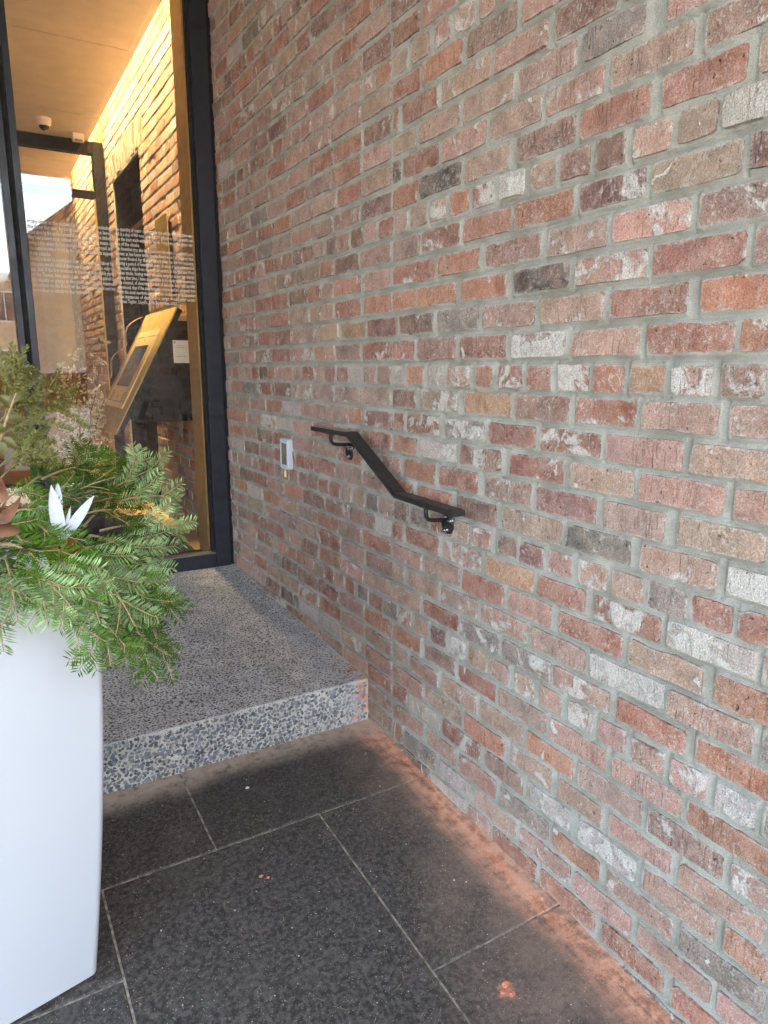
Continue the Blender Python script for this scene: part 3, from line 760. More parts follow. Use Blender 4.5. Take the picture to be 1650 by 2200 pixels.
back = part('interior_end_wall', M['tan_wood'], None, (X_L, .3, 9.6, 9.75, -.2, 3.6)); tag(back, kind='structure')
lef = part('interior_side_wall', M['plaster'], None, (X_L - .12, X_L, GL_Y + .2, 9.6, -.2, 3.6)); tag(lef, kind='structure')

# interior brick wall, same courses, with a doorway
iw = empty('interior_brick_wall', (0, 0, 0)); tag(iw, 'golden lit brick wall seen through the glass, with a dark doorway', 'wall')
DY0, DY1, DZ = 5.44, 6.50, 2.825
items = []; icourses = {}
for k in range(-15, 30):
    z = row_z(k)
    if z + BH < FLOOR_IN + .012: continue
    bl = []
    st = GL_Y + .125 + random.random() * .12; fill(st, 1, 9.5, k, bl)
    keep = []
    for q in bl:
        if z < DZ + .225 and q[1] > DY0 - (0 if z < DZ - .02 else .13) and q[0] < DY1 + (0 if z < DZ - .02 else .13):
            lo, hi = (DY0, DY1) if z < DZ - .02 else (DY0 - .13, DY1 + .13)
            if q[0] < lo - .03: keep.append([q[0], lo - .008 if z > DZ - .02 else lo, q[2], q[3]])
            if q[1] > hi + .03: keep.append([hi + .008 if z > DZ - .02 else hi, q[1], q[2], q[3]])
            continue
        keep.append(q)
    icourses[k] = keep
    for (a, b2, c, wv) in keep:
        if c in 'KGWRBMD' and rs.random() < .65: c = rs.choice('TTYOP')  # golden shift stands in for warm light on these bricks
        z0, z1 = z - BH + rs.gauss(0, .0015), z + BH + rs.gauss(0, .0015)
        items.append(dict(geo=brick_geo(a, b2, z0, z1, .0052 + rs.gauss(0, .0012), rs, 0.0, .0007), y=(a, b2), z=(z0, z1), col=tuple(min(.8, v * 1.5) for v in vary(PAL[c], .08)), w=wv * .6, seed=rs.random() * 40))  # brick colour raised in place of brighter cove light
yy = DY0 - .125
while yy < DY1 + .12:                      # upright bricks over the doorway
    c = rs.choice('TTOPB'); a, b2 = yy + .006, yy + .060
    items.append(dict(geo=brick_geo(a, b2, DZ + .012, DZ + .212, .0085 + rs.gauss(0, .002), rs), y=(a, b2), z=(DZ, DZ + .21), col=vary(PAL[c], .08), w=.1, seed=rs.random() * 40)); yy += .0665
make_bricks(iw, items, lambda x, y: 1.0 if (120 < x < 465 and y < 1200) else .05)
def imortar(y0, y1, z0, z1): return (-.0006, .02, y0, y1, z0, z1)
part('mortar', M['mortar'], iw, imortar(GL_Y + .115, DY0, FLOOR_IN, 3.5), imortar(DY1, 9.6, FLOOR_IN, 3.5), imortar(DY0, DY1, DZ, 3.5))
part('wall_core', M['mortar'], iw, (.021, .3, GL_Y + .04, DY0, -.2, 3.5), (.021, .3, DY1, 9.6, -.2, 3.5), (.021, .3, DY0, DY1, DZ, 3.5))
dr = empty('dark_doorway', (.1, 5.97, FLOOR_IN)); tag(dr, 'dark recessed door in the golden brick wall behind the glass', 'door')
b = MB().box(.14, .18, DY0, DY1, FLOOR_IN, DZ); o = b.build('door_leaf', M['dark_wood'], None); o.parent = dr; o.matrix_parent_inverse = Matrix.Translation((-.1, -5.97, -FLOOR_IN))
for nm, q in (('door_frame', (.01, .14, DY0, DY0 + .03, FLOOR_IN, DZ)), ('door_frame', (.01, .14, DY1 - .03, DY1, FLOOR_IN, DZ)), ('door_head', (.012, .14, DY0 + .03, DY1 - .03, DZ - .03, DZ)), ('transom_bar', (.10, .14, DY0 + .03, DY1 - .03, 2.42, 2.47)), ('door_panel', (.125, .14, DY0 + .18, DY1 - .18, FLOOR_IN + .2, 2.3))):
    o = part(nm, M['tan_wood'] if nm == 'transom_bar' else M['dark_wood'], None, q, ch=.003); o.parent = dr; o.matrix_parent_inverse = Matrix.Translation((-.1, -5.97, -FLOOR_IN))

# inner glazed partition
ip = empty('inner_glass_partition', (-1, 6.75, FLOOR_IN)); tag(ip, 'dark framed inner glass screen behind the entrance with a transom bar', 'glass partition')
def ipp(name, mat, *boxes, ch=.003):
    o = part(name, mat, None, *boxes, ch=ch); o.parent = ip; o.matrix_parent_inverse = Matrix.Translation((1, -6.75, -FLOOR_IN)); return o
PY = 6.75
ipp('post', M['dark_wood'], (-.10, -.012, PY, PY + .09, FLOOR_IN, CEIL_Z - .002)); ipp('post', M['dark_wood'], (-1.55, -1.46, PY, PY + .09, FLOOR_IN, CEIL_Z - .002))
ipp('header', M['dark_wood'], (-3.9, -.10, PY + .002, PY + .088, CEIL_Z - .10, CEIL_Z - .003)); ipp('transom', M['dark_wood'], (-3.9, -.10, PY + .004, PY + .086, CAM[2] + 1.43, CAM[2] + 1.485))
ipp('bottom_rail', M['dark_wood'], (-1.46, -.10, PY + .004, PY + .086, FLOOR_IN, FLOOR_IN + .09))
ipp('brass_bead', M['brass'], (-.112, -.10, PY + .01, PY + .03, FLOOR_IN + .09, CAM[2] + 1.43))
IPI = Matrix.Translation((1, -6.75, -FLOOR_IN))
pane('glass_pane', -1.46, -.10, PY + .05, FLOOR_IN + .09, CAM[2] + 1.43, M['glass_in'], ip, IPI); pane('glass_pane', -1.46, -.10, PY + .05, CAM[2] + 1.485, CEIL_Z - .10, M['glass_in'], ip, IPI)

# dome camera and sensor
dc = empty('dome_camera', (-.50, 6.35, CEIL_Z)); dc.scale = (.82, .82, .82); tag(dc, 'white dome security camera on the ceiling behind the glass', 'security camera')
o = MB().lathe([(.066, 0), (.068, -.006), (.064, -.045), (.055, -.06), (.045, -.066)], (0, 0, 0)).build('housing', M['off_white'], dc, True)
o = MB().lathe([(.047, -.058), (.045, -.075), (.036, -.092), (.02, -.104), (.002, -.108)], (0, 0, 0)).build('lens_dome', M['screen'], dc, True)
o = MB().lathe([(.049, -.060), (.051, -.064), (.049, -.068)], (0, 0, 0)).build('trim_ring', M['off_white'], dc, True)
se = empty('motion_sensor', (-.225, 6.60, CEIL_Z)); tag(se, 'small square white sensor box on the ceiling beside the dome camera', 'sensor')
MB().box(-.045, .045, -.03, .03, -.062, -.001, ch=.006).build('housing', M['off_white'], se); MB().box(-.03, .03, -.034, -.0301, -.066, -.05, ch=.001).build('sensor_window', M['grey_plastic'], se)
# floor mat
fm = empty('floor_mat', (-.9, 4.7, FLOOR_IN)); tag(fm, 'dark brown ribbed mat on the floor inside the glass', 'mat')
MB().box(-.85, .78, -.74, .62, .001, .006).build('backing', M['mat'], fm)
b = MB(); yv = -.735
while yv < .61: b.prism([(-.845, .006), (-.845, .0105), (.775, .0105), (.775, .006)], 1, yv, yv + .010); yv += .0165
tag(b.build('ribs', M['mat'], fm), kind='stuff')

# ------------------------------------------------------------------ wedge intercom on the inner wall
ic = empty('wedge_intercom', (-.2, 4.7, 1.2)); tag(ic, 'sloping brass intercom panel on a black wedge cabinet behind the glass', 'intercom')
ICI = Matrix.Translation((.2, -4.7, -1.2))
def icp(name, mb, mat, par=None, smooth=False):
    o = mb.build(name, mat, None, smooth); o.parent = par or ic; o.matrix_parent_inverse = ICI if par is None else Matrix.Identity(4); return o
cz = CAM[2]
P0 = np.array([-.093, cz + .355]); DV = np.array([-.402, -.735]) / .8378; NV = np.array([-.735, .402]) / .8378   # slope dir and normal in XZ
def sl(s, h): q = P0 + DV * s + NV * h; return (q[0], q[1])
def slab(s0, s1, h0, h1, y0, y1): return MB().prism([sl(s0, h0), sl(s1, h0), sl(s1, h1), sl(s0, h1)], 1, y0, y1)
icp('face_plate', slab(0, .838, -.004, .004, 4.285, 5.125), M['brass_dark'])
icp('plate_core', slab(.004, .834, -.034, -.0045, 4.290, 5.120), M['black_panel'])
icp('cabinet', MB().prism([(-.009, cz + .276), (sl(.10, -.036)[0], cz + .276), sl(.72, -.036), (-.36, cz - .315), (-.009, cz - .315)], 1, 4.292, 5.10), M['black_panel'])
icp('top_lip', MB().prism([(-.010, cz + .277), (-.125, cz + .277), (-.100, cz + .300), (-.010, cz + .315)], 1, 4.30, 5.09), M['brass_dark'])
icp('back_plate', MB().box(-.013, -.0095, 4.31, 5.12, cz - .39, cz + .33), M['brass_dark'])
icp('device_panel', slab(.145, .68, .0045, .012, 4.412, 5.011), M['device'])
icp('screen', slab(.252, .538, .0121, .0128, 4.515, 4.912), M['screen'])
icp('panel_seam', slab(.188, .191, .0121, .0125, 4.44, 4.98), M['black_panel']); icp('panel_seam', slab(.640, .643, .0121, .0125, 4.44, 4.98), M['black_panel'])
icp('camera_slot', slab(.205, .222, .0121, .0126, 4.70, 4.715), M['black_panel']); icp('keyhole', slab(.595, .622, .0121, .0126, 4.70, 4.712), M['black_panel'])
for sy in (4.46, 4.84):
    b = MB()
    for i in range(6): 
        s = .575 + i * .011; q = [sl(s, .0121), sl(s + .003, .0121), sl(s + .003, .0126), sl(s, .0126)]; b.prism(q, 1, sy, sy + .10)
    icp('speaker_slots', b, M['black_panel'])
b = MB(); pts = []
for i in range(15):
    u = i / 14; s = .03 + u * .50; h = .03 + .055 * abs(math.sin(u * 3.14 * 2.2)); pts.append(sl(s, h))
for i in range(14):
    (xa, za), (xb, zb) = pts[i], pts[i + 1]; b.add([(xa, 5.06, za), (xb, 5.06, zb), (xb, 5.12, zb), (xa, 5.12, za), (xa, 5.06, za - .002), (xb, 5.06, zb - .002), (xb, 5.12, zb - .002), (xa, 5.12, za - .002)], [(0, 1, 2, 3), (7, 6, 5, 4), (0, 4, 5, 1), (2, 6, 7, 3)])
tag(icp('paper_strip', b, M['pink']), 'wavy pink paper strip along the far edge')
# notice on the cabinet side
def notice_material():
    t = NT('printed_notice'); P = t.pos(); x, y, z = t.sep(P)[:3]
    wv = t.math('FRACT', t.math('MULTIPLY', z, 95.0)); ln = t.ramp(wv, .55, .62)
    br = t.ramp(t.noise(t.vmath('MULTIPLY', P, (1, 1, .6)), 260, 2), .42, .5); pg = t.ramp(t.noise(t.vmath('MULTIPLY', P, (.01, .01, 1)), 40, 1), .42, .52)
    inx = t.math('MULTIPLY', t.ramp(x, -.124, -.122), t.ramp(x, -.05, -.052)); inz = t.math('MULTIPLY', t.ramp(z, cz + .04, cz + .042), t.ramp(z, cz + .152, cz + .150))
    mk = t.math('MULTIPLY', t.math('MULTIPLY', ln, br), t.math('MULTIPLY', t.math('MULTIPLY', inx, inz), pg))
    t.base(t.mix(t.math('MULTIPLY', mk, .75), col4((226, 226, 222)), col4((70, 70, 74)))); return t.p(Roughness=.7)
no = icp('notice', MB().box(-.133, -.041, 4.2905, 4.2914, cz + .030, cz + .163), notice_material()); tag(no, 'white printed notice taped to the black side')
icp('notice_emblem', MB().lathe([(.0065, -.0003), (.0065, .0003)], (-.122, 4.2902, cz + .150), 1, 16), plain('emblem_ochre', (176, 140, 40), .6))
# brass plate sign on the wall, brass lock
bs = empty('brass_wall_plate', (-.03, 4.75, 1.75)); tag(bs, 'upright blank brass plate fixed to the inner brick wall above the intercom', 'plate')
MB().box(-.02, -.012, -.155, .155, -.008, .505, ch=.001).build('plate', M['brass'], bs); MB().box(-.012, .018, -.12, .12, .03, .46).build('mounting_box', M['black_panel'], bs)
lk = empty('brass_latch', (-.012, 4.98, 1.79)); tag(lk, 'thin upright brass latch on the inner brick wall below the brass plate', 'latch')
MB().box(-.014, -.002, -.022, .022, -.06, .06, ch=.003).build('latch_plate', M['device'], lk); MB().tube([(-.014, 0, .02), (-.04, 0, .02), (-.045, 0, -.02)], .006).build('latch_lever', M['device'], lk, True)

# ------------------------------------------------------------------ dried bouquet in a vase
def rot_to(d):
    d = Vector(d).normalized(); return d.to_track_quat('Z', 'X').to_matrix()
db = empty('dried_bouquet', (-.66, 4.55, FLOOR_IN)); tag(db, 'beige dried leafy branches standing in a tall vase behind the glass', 'bouquet')
MB().lathe([(.07, .001), (.10, .08), (.11, .22), (.08, .36), (.05, .42), (.06, .45), (.052, .45), (.042, .42), (.03, .40)], (0, 0, 0)).build('vase', M['dark_wood'], db, True)
bst = MB(); V = []; Fc = []
r2 = random.Random(5)
def dry_leaf(p, d, s):
    d = Vector(d).normalized(); u = d.cross(Vector((r2.gauss(0, 1), r2.gauss(0, 1), r2.gauss(0, 1)))).normalized(); p = Vector(p); n = d.cross(u) * s * .15; b0 = len(V)
    V.extend([tuple(p), tuple(p + d * s * .5 + u * s * .24 + n), tuple(p + d * s), tuple(p + d * s * .5 - u * s * .24 + n), tuple(p + d * s * .5 - n)]); Fc.extend([(b0, b0 + 1, b0 + 4), (b0 + 1, b0 + 2, b0 + 4), (b0 + 2, b0 + 3, b0 + 4), (b0 + 3, b0, b0 + 4)])
for i in range(17):
    an = r2.random() * 6.28; sp = r2.uniform(.06, .21); hh = r2.uniform(.62, 1.24); pts = [(0, 0, .40)]
    for k in range(1, 7):
        u = k / 6; pts.append((math.cos(an) * sp * u ** 1.3 + r2.gauss(0, .012), math.sin(an) * sp * u ** 1.3 + r2.gauss(0, .012), .40 + (hh - .40) * u))
    bst.tube(pts, [.004, .0035, .003, .003, .0025, .002, .0012], 5)
    for k in range(2, 7):
        for _ in range(5):
            q = Vector(pts[k]) + (Vector(pts[k - 1]) - Vector(pts[k])) * r2.random(); d = Vector((r2.gauss(0, 1), r2.gauss(0, 1), r2.gauss(.5, .6))).normalized(); ln = r2.uniform(.02, .06)
            bst.tube([q, q + d * ln], .0011, 4)
            for j in range(5):
                dry_leaf(q + d * ln * (.3 + .7 * j / 4), d + Vector((r2.gauss(0, .9), r2.gauss(0, .9), r2.gauss(0, .9))), r2.uniform(.016, .032))
bst.build('stems', M['dry_stem'], db)
me = bpy.data.meshes.new('dried_leaves'); me.from_pydata(V, [], Fc); me.update(); tag(link('dried_leaves', me, M['dry'], db), kind='stuff')

# ------------------------------------------------------------------ handrail
hr = empty('handrail', (-.08, 1.95, 1.0)); tag(hr, 'black flat steel handrail with a sloping middle, bolted to the brick wall', 'handrail')
HRI = Matrix.Translation((.08, -1.95, -1.0))
def hrp(name, mb, mat, smooth=False, parent=None):
    o = mb.build(name, mat, None, smooth); o.parent = parent or hr; o.matrix_parent_inverse = HRI if parent is None else Matrix.Identity(4); return o
tp = [(2.42, cz - .2155), (2.126, cz - .2155), (1.808, cz - .379), (1.504, cz - .3835)]; TH_ = .0165
def offs(t):
    out = []
    for i, (y, z) in enumerate(tp):
        ns = []
        for a, b_ in ((i - 1, i), (i, i + 1)):
            if a < 0 or b_ >= len(tp): continue
            d = np.array(tp[b_]) - np.array(tp[a]); d /= np.linalg.norm(d); ns.append(np.array([d[1], -d[0]]) * (1 if -d[0] < 0 else 1))
        nm = sum(ns); nm /= np.linalg.norm(nm); cs = nm @ ns[0]; q = np.array([y, z]) - nm * t / cs * (1 if nm[1] > 0 else -1); out.append(tuple(q))
    return out
lo = offs(TH_); c_ = .0012
b = MB(); X0, X1 = -.100, -.055
sec = []
for (yt, zt), (yl, zl) in zip(tp, lo):
    sec.append([(X0 + c_, yt, zt), (X1 - c_, yt, zt), (X1, yt + (yl - yt) * .07, zt + (zl - zt) * .07), (X1, yt + (yl - yt) * .93, zt + (zl - zt) * .93), (X1 - c_, yl, zl), (X0 + c_, yl, zl), (X0, yt + (yl - yt) * .93, zt + (zl - zt) * .93), (X0, yt + (yl - yt) * .07, zt + (zl - zt) * .07)])
vs = [q for s_ in sec for q in s_]; fs = []
for i in range(3):
    for k in range(8): fs.append((i * 8 + k, i * 8 + (k + 1) % 8, i * 8 + 8 + (k + 1) % 8, i * 8 + 8 + k))
fs += [tuple(range(8))[::-1], tuple(range(24, 32))]
b.add(vs, fs); hrp('rail_bar', b, M['rail'])
for (yb, zt, zp) in ((1.657, cz - .398, cz - .455), (2.283, cz - .232, cz - .303)):
    br = hrp('bracket', MB().tube([(-.083, yb, zt), (-.083, yb, zt - .018), (-.0815, yb - .0, zt - .030), (-.074, yb - .002, zt - .039), (-.062, yb - .004, zt - .0425), (-.035, yb - .008, zt - .0435), (-.011, yb - .010, zt - .0435)], .0065, 10), M['black_metal'], True)
    MB().lathe([(.031, -.0075), (.031, -.0125), (.0295, -.0145)], (0, yb - .012, zp), 0, 28).build('wall_plate', M['black_metal'], br).matrix_parent_inverse = Matrix.Identity(4)
    MB().box(-.090, -.066, yb - .028, yb + .028, zt - .004, zt + .001).build('saddle', M['black_metal'], br)
    for (dy, dz) in ((.003, -.019), (-.024, .014), (.012, .017)):
        MB().lathe([(.0105, -.0146), (.0105, -.0168), (.0074, -.0170), (.0074, -.0235), (.0040, -.0237), (.0040, -.030)], (0, yb - .012 + dy, zp + dz), 0, 12).build('bolt', M['chrome'], br)
# ------------------------------------------------------------------ keypad
kp = empty('entry_keypad', (0, 2.862, cz - .372)); kp.scale = (1, .86, 1); tag(kp, 'pale grey plastic reader box on the brick wall near the glass entrance', 'keypad')
b = MB(); n = 0; ring = []
Wk, Hk = .052, .0675
def rrect(w_, h_, r_, nn=5):
    out = []
    for cx_, cy_, a0 in ((w_ - r_, h_ - r_, 0), (-w_ + r_, h_ - r_, 90), (-w_ + r_, -h_ + r_, 180), (w_ - r_, -h_ + r_, 270)):
        for i in range(nn): a = R(a0 + 90 * i / (nn - 1)); out.append((cx_ + r_ * math.cos(a), cy_ + r_ * math.sin(a)))
    return out
secs = [(.050, .0655, .010, -.006), (.052, .0675, .010, -.010), (.052, .0675, .010, -.027), (.0495, .065, .009, -.0315), (.036, .050, .005, -.0318), (.034, .048, .005, -.0300)]
vs = []; fs = []
for (w_, h_, r_, x_) in secs: vs += [(x_, y_, z_) for y_, z_ in rrect(w_, h_, r_)]
for i in range(len(secs) - 1):
    for k in range(20): fs.append((i * 20 + k, i * 20 + (k + 1) % 20, i * 20 + 20 + (k + 1) % 20, i * 20 + 20 + k))
fs += [tuple(range(20))[::-1], tuple(range(100, 120))]
b.add(vs, fs).build('housing', M['white_plastic'], kp, False)
MB().box(-.0308, -.0302, -.033, .033, -.047, .047).build('reader_window', plain('smoked_window', (132, 122, 106), .12), kp)
b = MB()
for i in range(6): b.box(-.010, -.004, -.0545, -.0521, -.030 + i * .011, -.024 + i * .011)
b.build('side_vents', M['white_plastic'], kp)
MB().lathe([(.0055, -.105), (.0055, -.078), (.003, -.077), (.003, -.066)], (-.022, .012, 0), 2, 10).build('brass_plug', M['device'], kp)

# ------------------------------------------------------------------ planter
PLA = math.atan2(-.034, -.146) + math.pi      # direction of its front face
pl = empty('white_planter', (0, 0, 0)); tag(pl, 'tall tapered white planter with a smooth glossy face, filled with evergreen boughs', 'planter')
cor_b = np.array([-1.084, 1.480]); ux = np.array([math.cos(PLA), math.sin(PLA)]); uy = np.array([-ux[1], ux[0]])
zpb = pave_z(1.62) + .004; ztop = .905
def psec(t):
    z = zpb + (ztop - zpb) * t
    wv = .200 + .058 * (1 - (1 - t) ** 1.6); return z, wv
cen = cor_b - ux * .200 + uy * .200
vs = []; fs = []; NS = 14
rings = []
for i in range(NS + 1):
    z, wv = psec(i / NS); rings.append((z, wv))
z, wv = rings[-1]; rings += [(z + .003, wv - .003), (z + .003, wv - .020), (z - .001, wv - .024), (z - .06, wv - .028)]
for z, wv in rings:
    for a, b_ in rrect(wv, wv, .016): q = cen + ux * a + uy * b_; vs.append((q[0], q[1], z))
for i in range(len(rings) - 1):
    for k in range(20): fs.append((i * 20 + k, i * 20 + (k + 1) % 20, i * 20 + 20 + (k + 1) % 20, i * 20 + 20 + k))
MB().add(vs, fs).build('pot', M['planter'], pl, True)
vs = [(*(cen + ux * a + uy * b_), ztop - .05) for a, b_ in rrect(.232, .232, .015)]
MB().add(vs, [tuple(range(20))]).build('soil', M['soil'], pl)

# ------------------------------------------------------------------ evergreen arrangement
def at(x, y, Y):
    d = FW + RT * (x - CX) / F_PX - UP * (y - CY) / F_PX; return CAM + d * (Y / d[1])
rf = random.Random(21)
def nrm(v): return v / (np.linalg.norm(v) + 1e-9)
class Green:
    def __init__(s): s.tw = MB(); s.v = []; s.l = []; s.c = []
    def needles(s, pts, ref, ln, flat, dens, tint, wd=.0015):
        pts = [np.array(p) for p in pts]
        seg = [np.linalg.norm(pts[i + 1] - pts[i]) for i in range(len(pts) - 1)]; tot = sum(seg); n = int(tot * dens)
        for i in range(n):
            u = (i + rf.random()) / n; t = u * tot; k = 0
            while k < len(seg) - 1 and t > seg[k]: t -= seg[k]; k += 1
            p = pts[k] + (pts[k + 1] - pts[k]) * (t / (seg[k] + 1e-9)); d = nrm(pts[k + 1] - pts[k])
            sd_ = nrm(np.cross(d, ref)); up_ = np.cross(sd_, d)
            side = 1 if i % 2 else -1
            lift = rf.gauss(.10, .10) if flat else rf.uniform(-.9, 1.0)
            sp = rf.uniform(.86, 1.0) if flat else rf.uniform(.5, .9)
            if u > .90: sp *= .55
            dr_ = nrm(sd_ * side * sp + up_ * lift + d * (rf.uniform(.42, .60) if flat else rf.uniform(.4, .8)))
            L_ = ln * (rf.uniform(.86, 1.06) if flat else rf.uniform(.7, 1.1)) * (1 - .35 * max(0, u - .8) / .2) * (.6 + .4 * min(1, u / .12))
            wv = nrm(np.cross(dr_, up_ + .14 * np.array([rf.gauss(0, 1), rf.gauss(0, 1), rf.gauss(0, 1)])))
            b0 = len(s.v); q = p + dr_ * L_; mid = p + dr_ * L_ * .55 + up_ * L_ * .05
            s.v += [p, mid + wv * wd, q, mid - wv * wd]; s.l += [b0, b0 + 1, b0 + 2, b0 + 3]
            g = tint * rf.uniform(.55, 1.2); yl = rf.uniform(.92, 1.12); s.c += [(g * yl, g, g * .95, 1)] * 4
    def build(s, name, parent, nm, mt):
        o = s.tw.build(name, M['twig'] if mt == 'fir' else M['spruce_twig'], parent)
        me = mesh_np('needles', s.v, s.l, np.arange(len(s.v) // 4) * 4); set_attrs(me, s.c, None)
        tag(link('needles', me, M[mt], o), kind='stuff'); return o
arr = empty('evergreen_arrangement', (0, 0, 0)); tag(arr, 'full bunch of green fir boughs spilling over the white planter rim', 'greenery')
def bez(a, b_, c, n):
    return [a * (1 - t) ** 2 + 2 * b_ * t * (1 - t) + c * t * t for t in np.linspace(0, 1, n)]
def fir_bough(p0, p1, ref, droop=.05, nside=6, ln=.0235, tw=.085, kind='fir', tint=1.0, dens=420, flip=None):
    p0 = np.array(p0); p1 = np.array(p1); L = np.linalg.norm(p1 - p0); mid = (p0 + p1) / 2 + np.array([0, 0, droop])
    main = bez(p0, mid, p1, 9); g = Green()
    g.tw.tube(main, list(np.linspace(.0028, .0011, 9)), 5)
    ref = nrm(np.array(ref)); ref = ref * (1 if (flip is None or not flip) else -1)
    g.needles(main[2:], ref, ln, kind == 'fir', dens, tint)
    for i in range(nside):
        u = .30 + .62 * (i // 2 + .5) / max(1, (nside + 1) // 2); k = min(7, int(u * 8)); p = main[k] + (main[k + 1] - main[k]) * (u * 8 - k); d = nrm(main[k + 1] - main[k])
        sdv = nrm(np.cross(d, ref)) * (1 if i % 2 else -1); l_ = min(tw, L * .55) * rf.uniform(.75, 1.15) * (1.15 - .45 * u)
        e = p + nrm(d * rf.uniform(.75, 1.0) + sdv * rf.uniform(.6, .9) + ref * rf.gauss(0, .10)) * l_ + np.array([0, 0, -.12 * l_ * rf.random()])
        tws = bez(p, (p + e) / 2 + d * l_ * .12, e, 5); g.tw.tube(tws, list(np.linspace(.0013, .0008, 5)), 4)
        g.needles(tws, ref, ln * .96, kind == 'fir', dens, tint * rf.uniform(.9, 1.08))
        if l_ > .095:
            for s2 in (-1, 1):
                q = tws[2]; d2 = nrm(e - p); sv = nrm(np.cross(d2, ref)) * s2; e2 = q + nrm(d2 + sv * .8) * l_ * .42
                t2 = bez(q, (q + e2) / 2 + d2 * .004, e2, 3); g.tw.tube(t2, [.0012, .0011, .0009], 4); g.needles(t2, ref, ln * .9, kind == 'fir', dens, tint)
    return g.build('fir_bough' if kind == 'fir' else 'spruce_sprig', arr, 'needles', 'fir' if kind == 'fir' else 'spruce')
VIEW = lambda p: nrm(CAM - np.array(p))
# the boughs that show, base pixel+depth to tip pixel+depth, droop, facing (0 pale underside to us, 1 green top)
BO = [((190, 1085), 1.62, (352, 1000), 1.74, .02, 0), ((200, 1095), 1.58, (388, 1070), 1.66, .03, 0), ((215, 1140), 1.56, (408, 1140), 1.62, .03, 0), ((210, 1160), 1.52, (352, 1195), 1.56, .03, 0),
      ((190, 1150), 1.50, (345, 1255), 1.48, .05, 0), ((230, 1200), 1.46, (372, 1462), 1.36, .10, 1), ((215, 1210), 1.44, (318, 1425), 1.34, .09, 1), ((190, 1200), 1.42, (238, 1430), 1.28, .10, 1),
      ((170, 1200), 1.42, (290, 1345), 1.28, .06, 0), ((120, 1180), 1.42, (172, 1402), 1.27, .09, 1), ((30, 1215), 1.36, (165, 1320), 1.25, .04, 0), ((10, 1200), 1.36, (38, 1335), 1.24, .06, 0),
      ((70, 1210), 1.36, (104, 1348), 1.25, .06, 0), ((0, 1170), 1.38, (130, 1262), 1.30, .05, 1), ((60, 1130), 1.44, (150, 1235), 1.34, .07, 1), ((140, 1150), 1.46, (262, 1290), 1.36, .05, 0),
      ((20, 1110), 1.50, (125, 1150), 1.40, .06, 1), ((90, 1030), 1.64, (232, 1008), 1.70, .03, 1), ((130, 1040), 1.66, (292, 1010), 1.76, .02, 1), ((150, 1040), 1.68, (196, 962), 1.78, .01, 1),
      ((150, 1120), 1.54, (300, 1110), 1.60, .04, 1), ((170, 1180), 1.48, (310, 1215), 1.50, .04, 1), ((60, 1090), 1.54, (190, 1080), 1.56, .05, 1), ((0, 1090), 1.54, (92, 1070), 1.56, .05, 1),
      ((140, 1180), 1.44, (255, 1235), 1.38, .05, 1), ((90, 1190), 1.40, (190, 1290), 1.30, .05, 0), ((0, 1240), 1.34, (60, 1300), 1.27, .04, 1), ((-40, 1190), 1.36, (8, 1400), 1.22, .07, 0),
      ((180, 1130), 1.56, (290, 1060), 1.68, .03, 1), ((120, 1090), 1.58, (240, 1055), 1.64, .04, 1), ((200, 1220), 1.42, (340, 1330), 1.36, .06, 1), ((-30, 1130), 1.46, (70, 1200), 1.36, .06, 1),
      ((40, 1060), 1.62, (140, 1000), 1.70, .02, 1), ((150, 1220), 1.40, (215, 1340), 1.28, .07, 0), ((250, 1220), 1.44, (345, 1300), 1.40, .05, 0)]
for (a, Ya, c, Yc, dp, fc) in BO:
    p0, p1 = at(*a, Ya), at(*c, Yc); v = VIEW((p0 + p1) / 2)
    up_ = np.array([0, 0, 1.0]); ref = nrm(v * .75 + up_ * (.55 if fc else -.25) + np.array([rf.gauss(0, .18), rf.gauss(0, .18), 0]))
    fir_bough(p0, p1, ref if fc else -ref, dp, rf.choice((3, 4, 4, 5)), rf.uniform(.025, .029), rf.uniform(.085, .12) * (.7 if c[0] < 180 and c[1] > 1300 else 1), 'fir', rf.choice((.6, .75, .9, 1.05, 1.25)))
# filling boughs around the crown of the pot
c3 = np.array([cen[0], cen[1], ztop - .02])
for i in range(20):
    an = 2 * math.pi * i / 20 + rf.gauss(0, .15); rr = rf.uniform(.22, .40); hh = rf.uniform(.02, .24)
    p0 = c3 + np.array([math.cos(an) * .06, math.sin(an) * .06, .0]); p1 = c3 + np.array([math.cos(an) * rr, math.sin(an) * rr, hh])
    if project(p1) and project(p1)[1] < 985 + 60 * rf.random() and project(p1)[0] > 110: p1[2] -= .10
    fir_bough(p0, p1, (rf.gauss(0, .3), rf.gauss(0, .3), 1), .07, 6, .024, .10, 'fir', rf.uniform(.4, .65), 380)  # low tint puts the shade inside the bunch into the needle colour
# yellowish spruce tips rising at the left
SP = [((-30, 960), 1.60, (168, 868), 1.60), ((-30, 935), 1.56, (132, 826), 1.56), ((-40, 850), 1.58, (55, 775), 1.58), ((10, 905), 1.54, (50, 792), 1.54), ((-20, 985), 1.60, (100, 930), 1.62), ((-10, 1010), 1.56, (112, 965), 1.58),
      ((-30, 900), 1.62, (60, 850), 1.62), ((0, 1030), 1.58, (90, 985), 1.62), ((-30, 980), 1.64, (85, 955), 1.68)]
for (a, Ya, c, Yc) in SP:
    p0, p1 = at(*a, Ya), at(*c, Yc); fir_bough(p0, p1, VIEW(p0) + np.array([rf.gauss(0, .3), 0, rf.gauss(0, .3)]), .03, rf.choice((4, 5, 6)), .0130, .080, 'spruce', rf.uniform(.8, 1.15), 900)

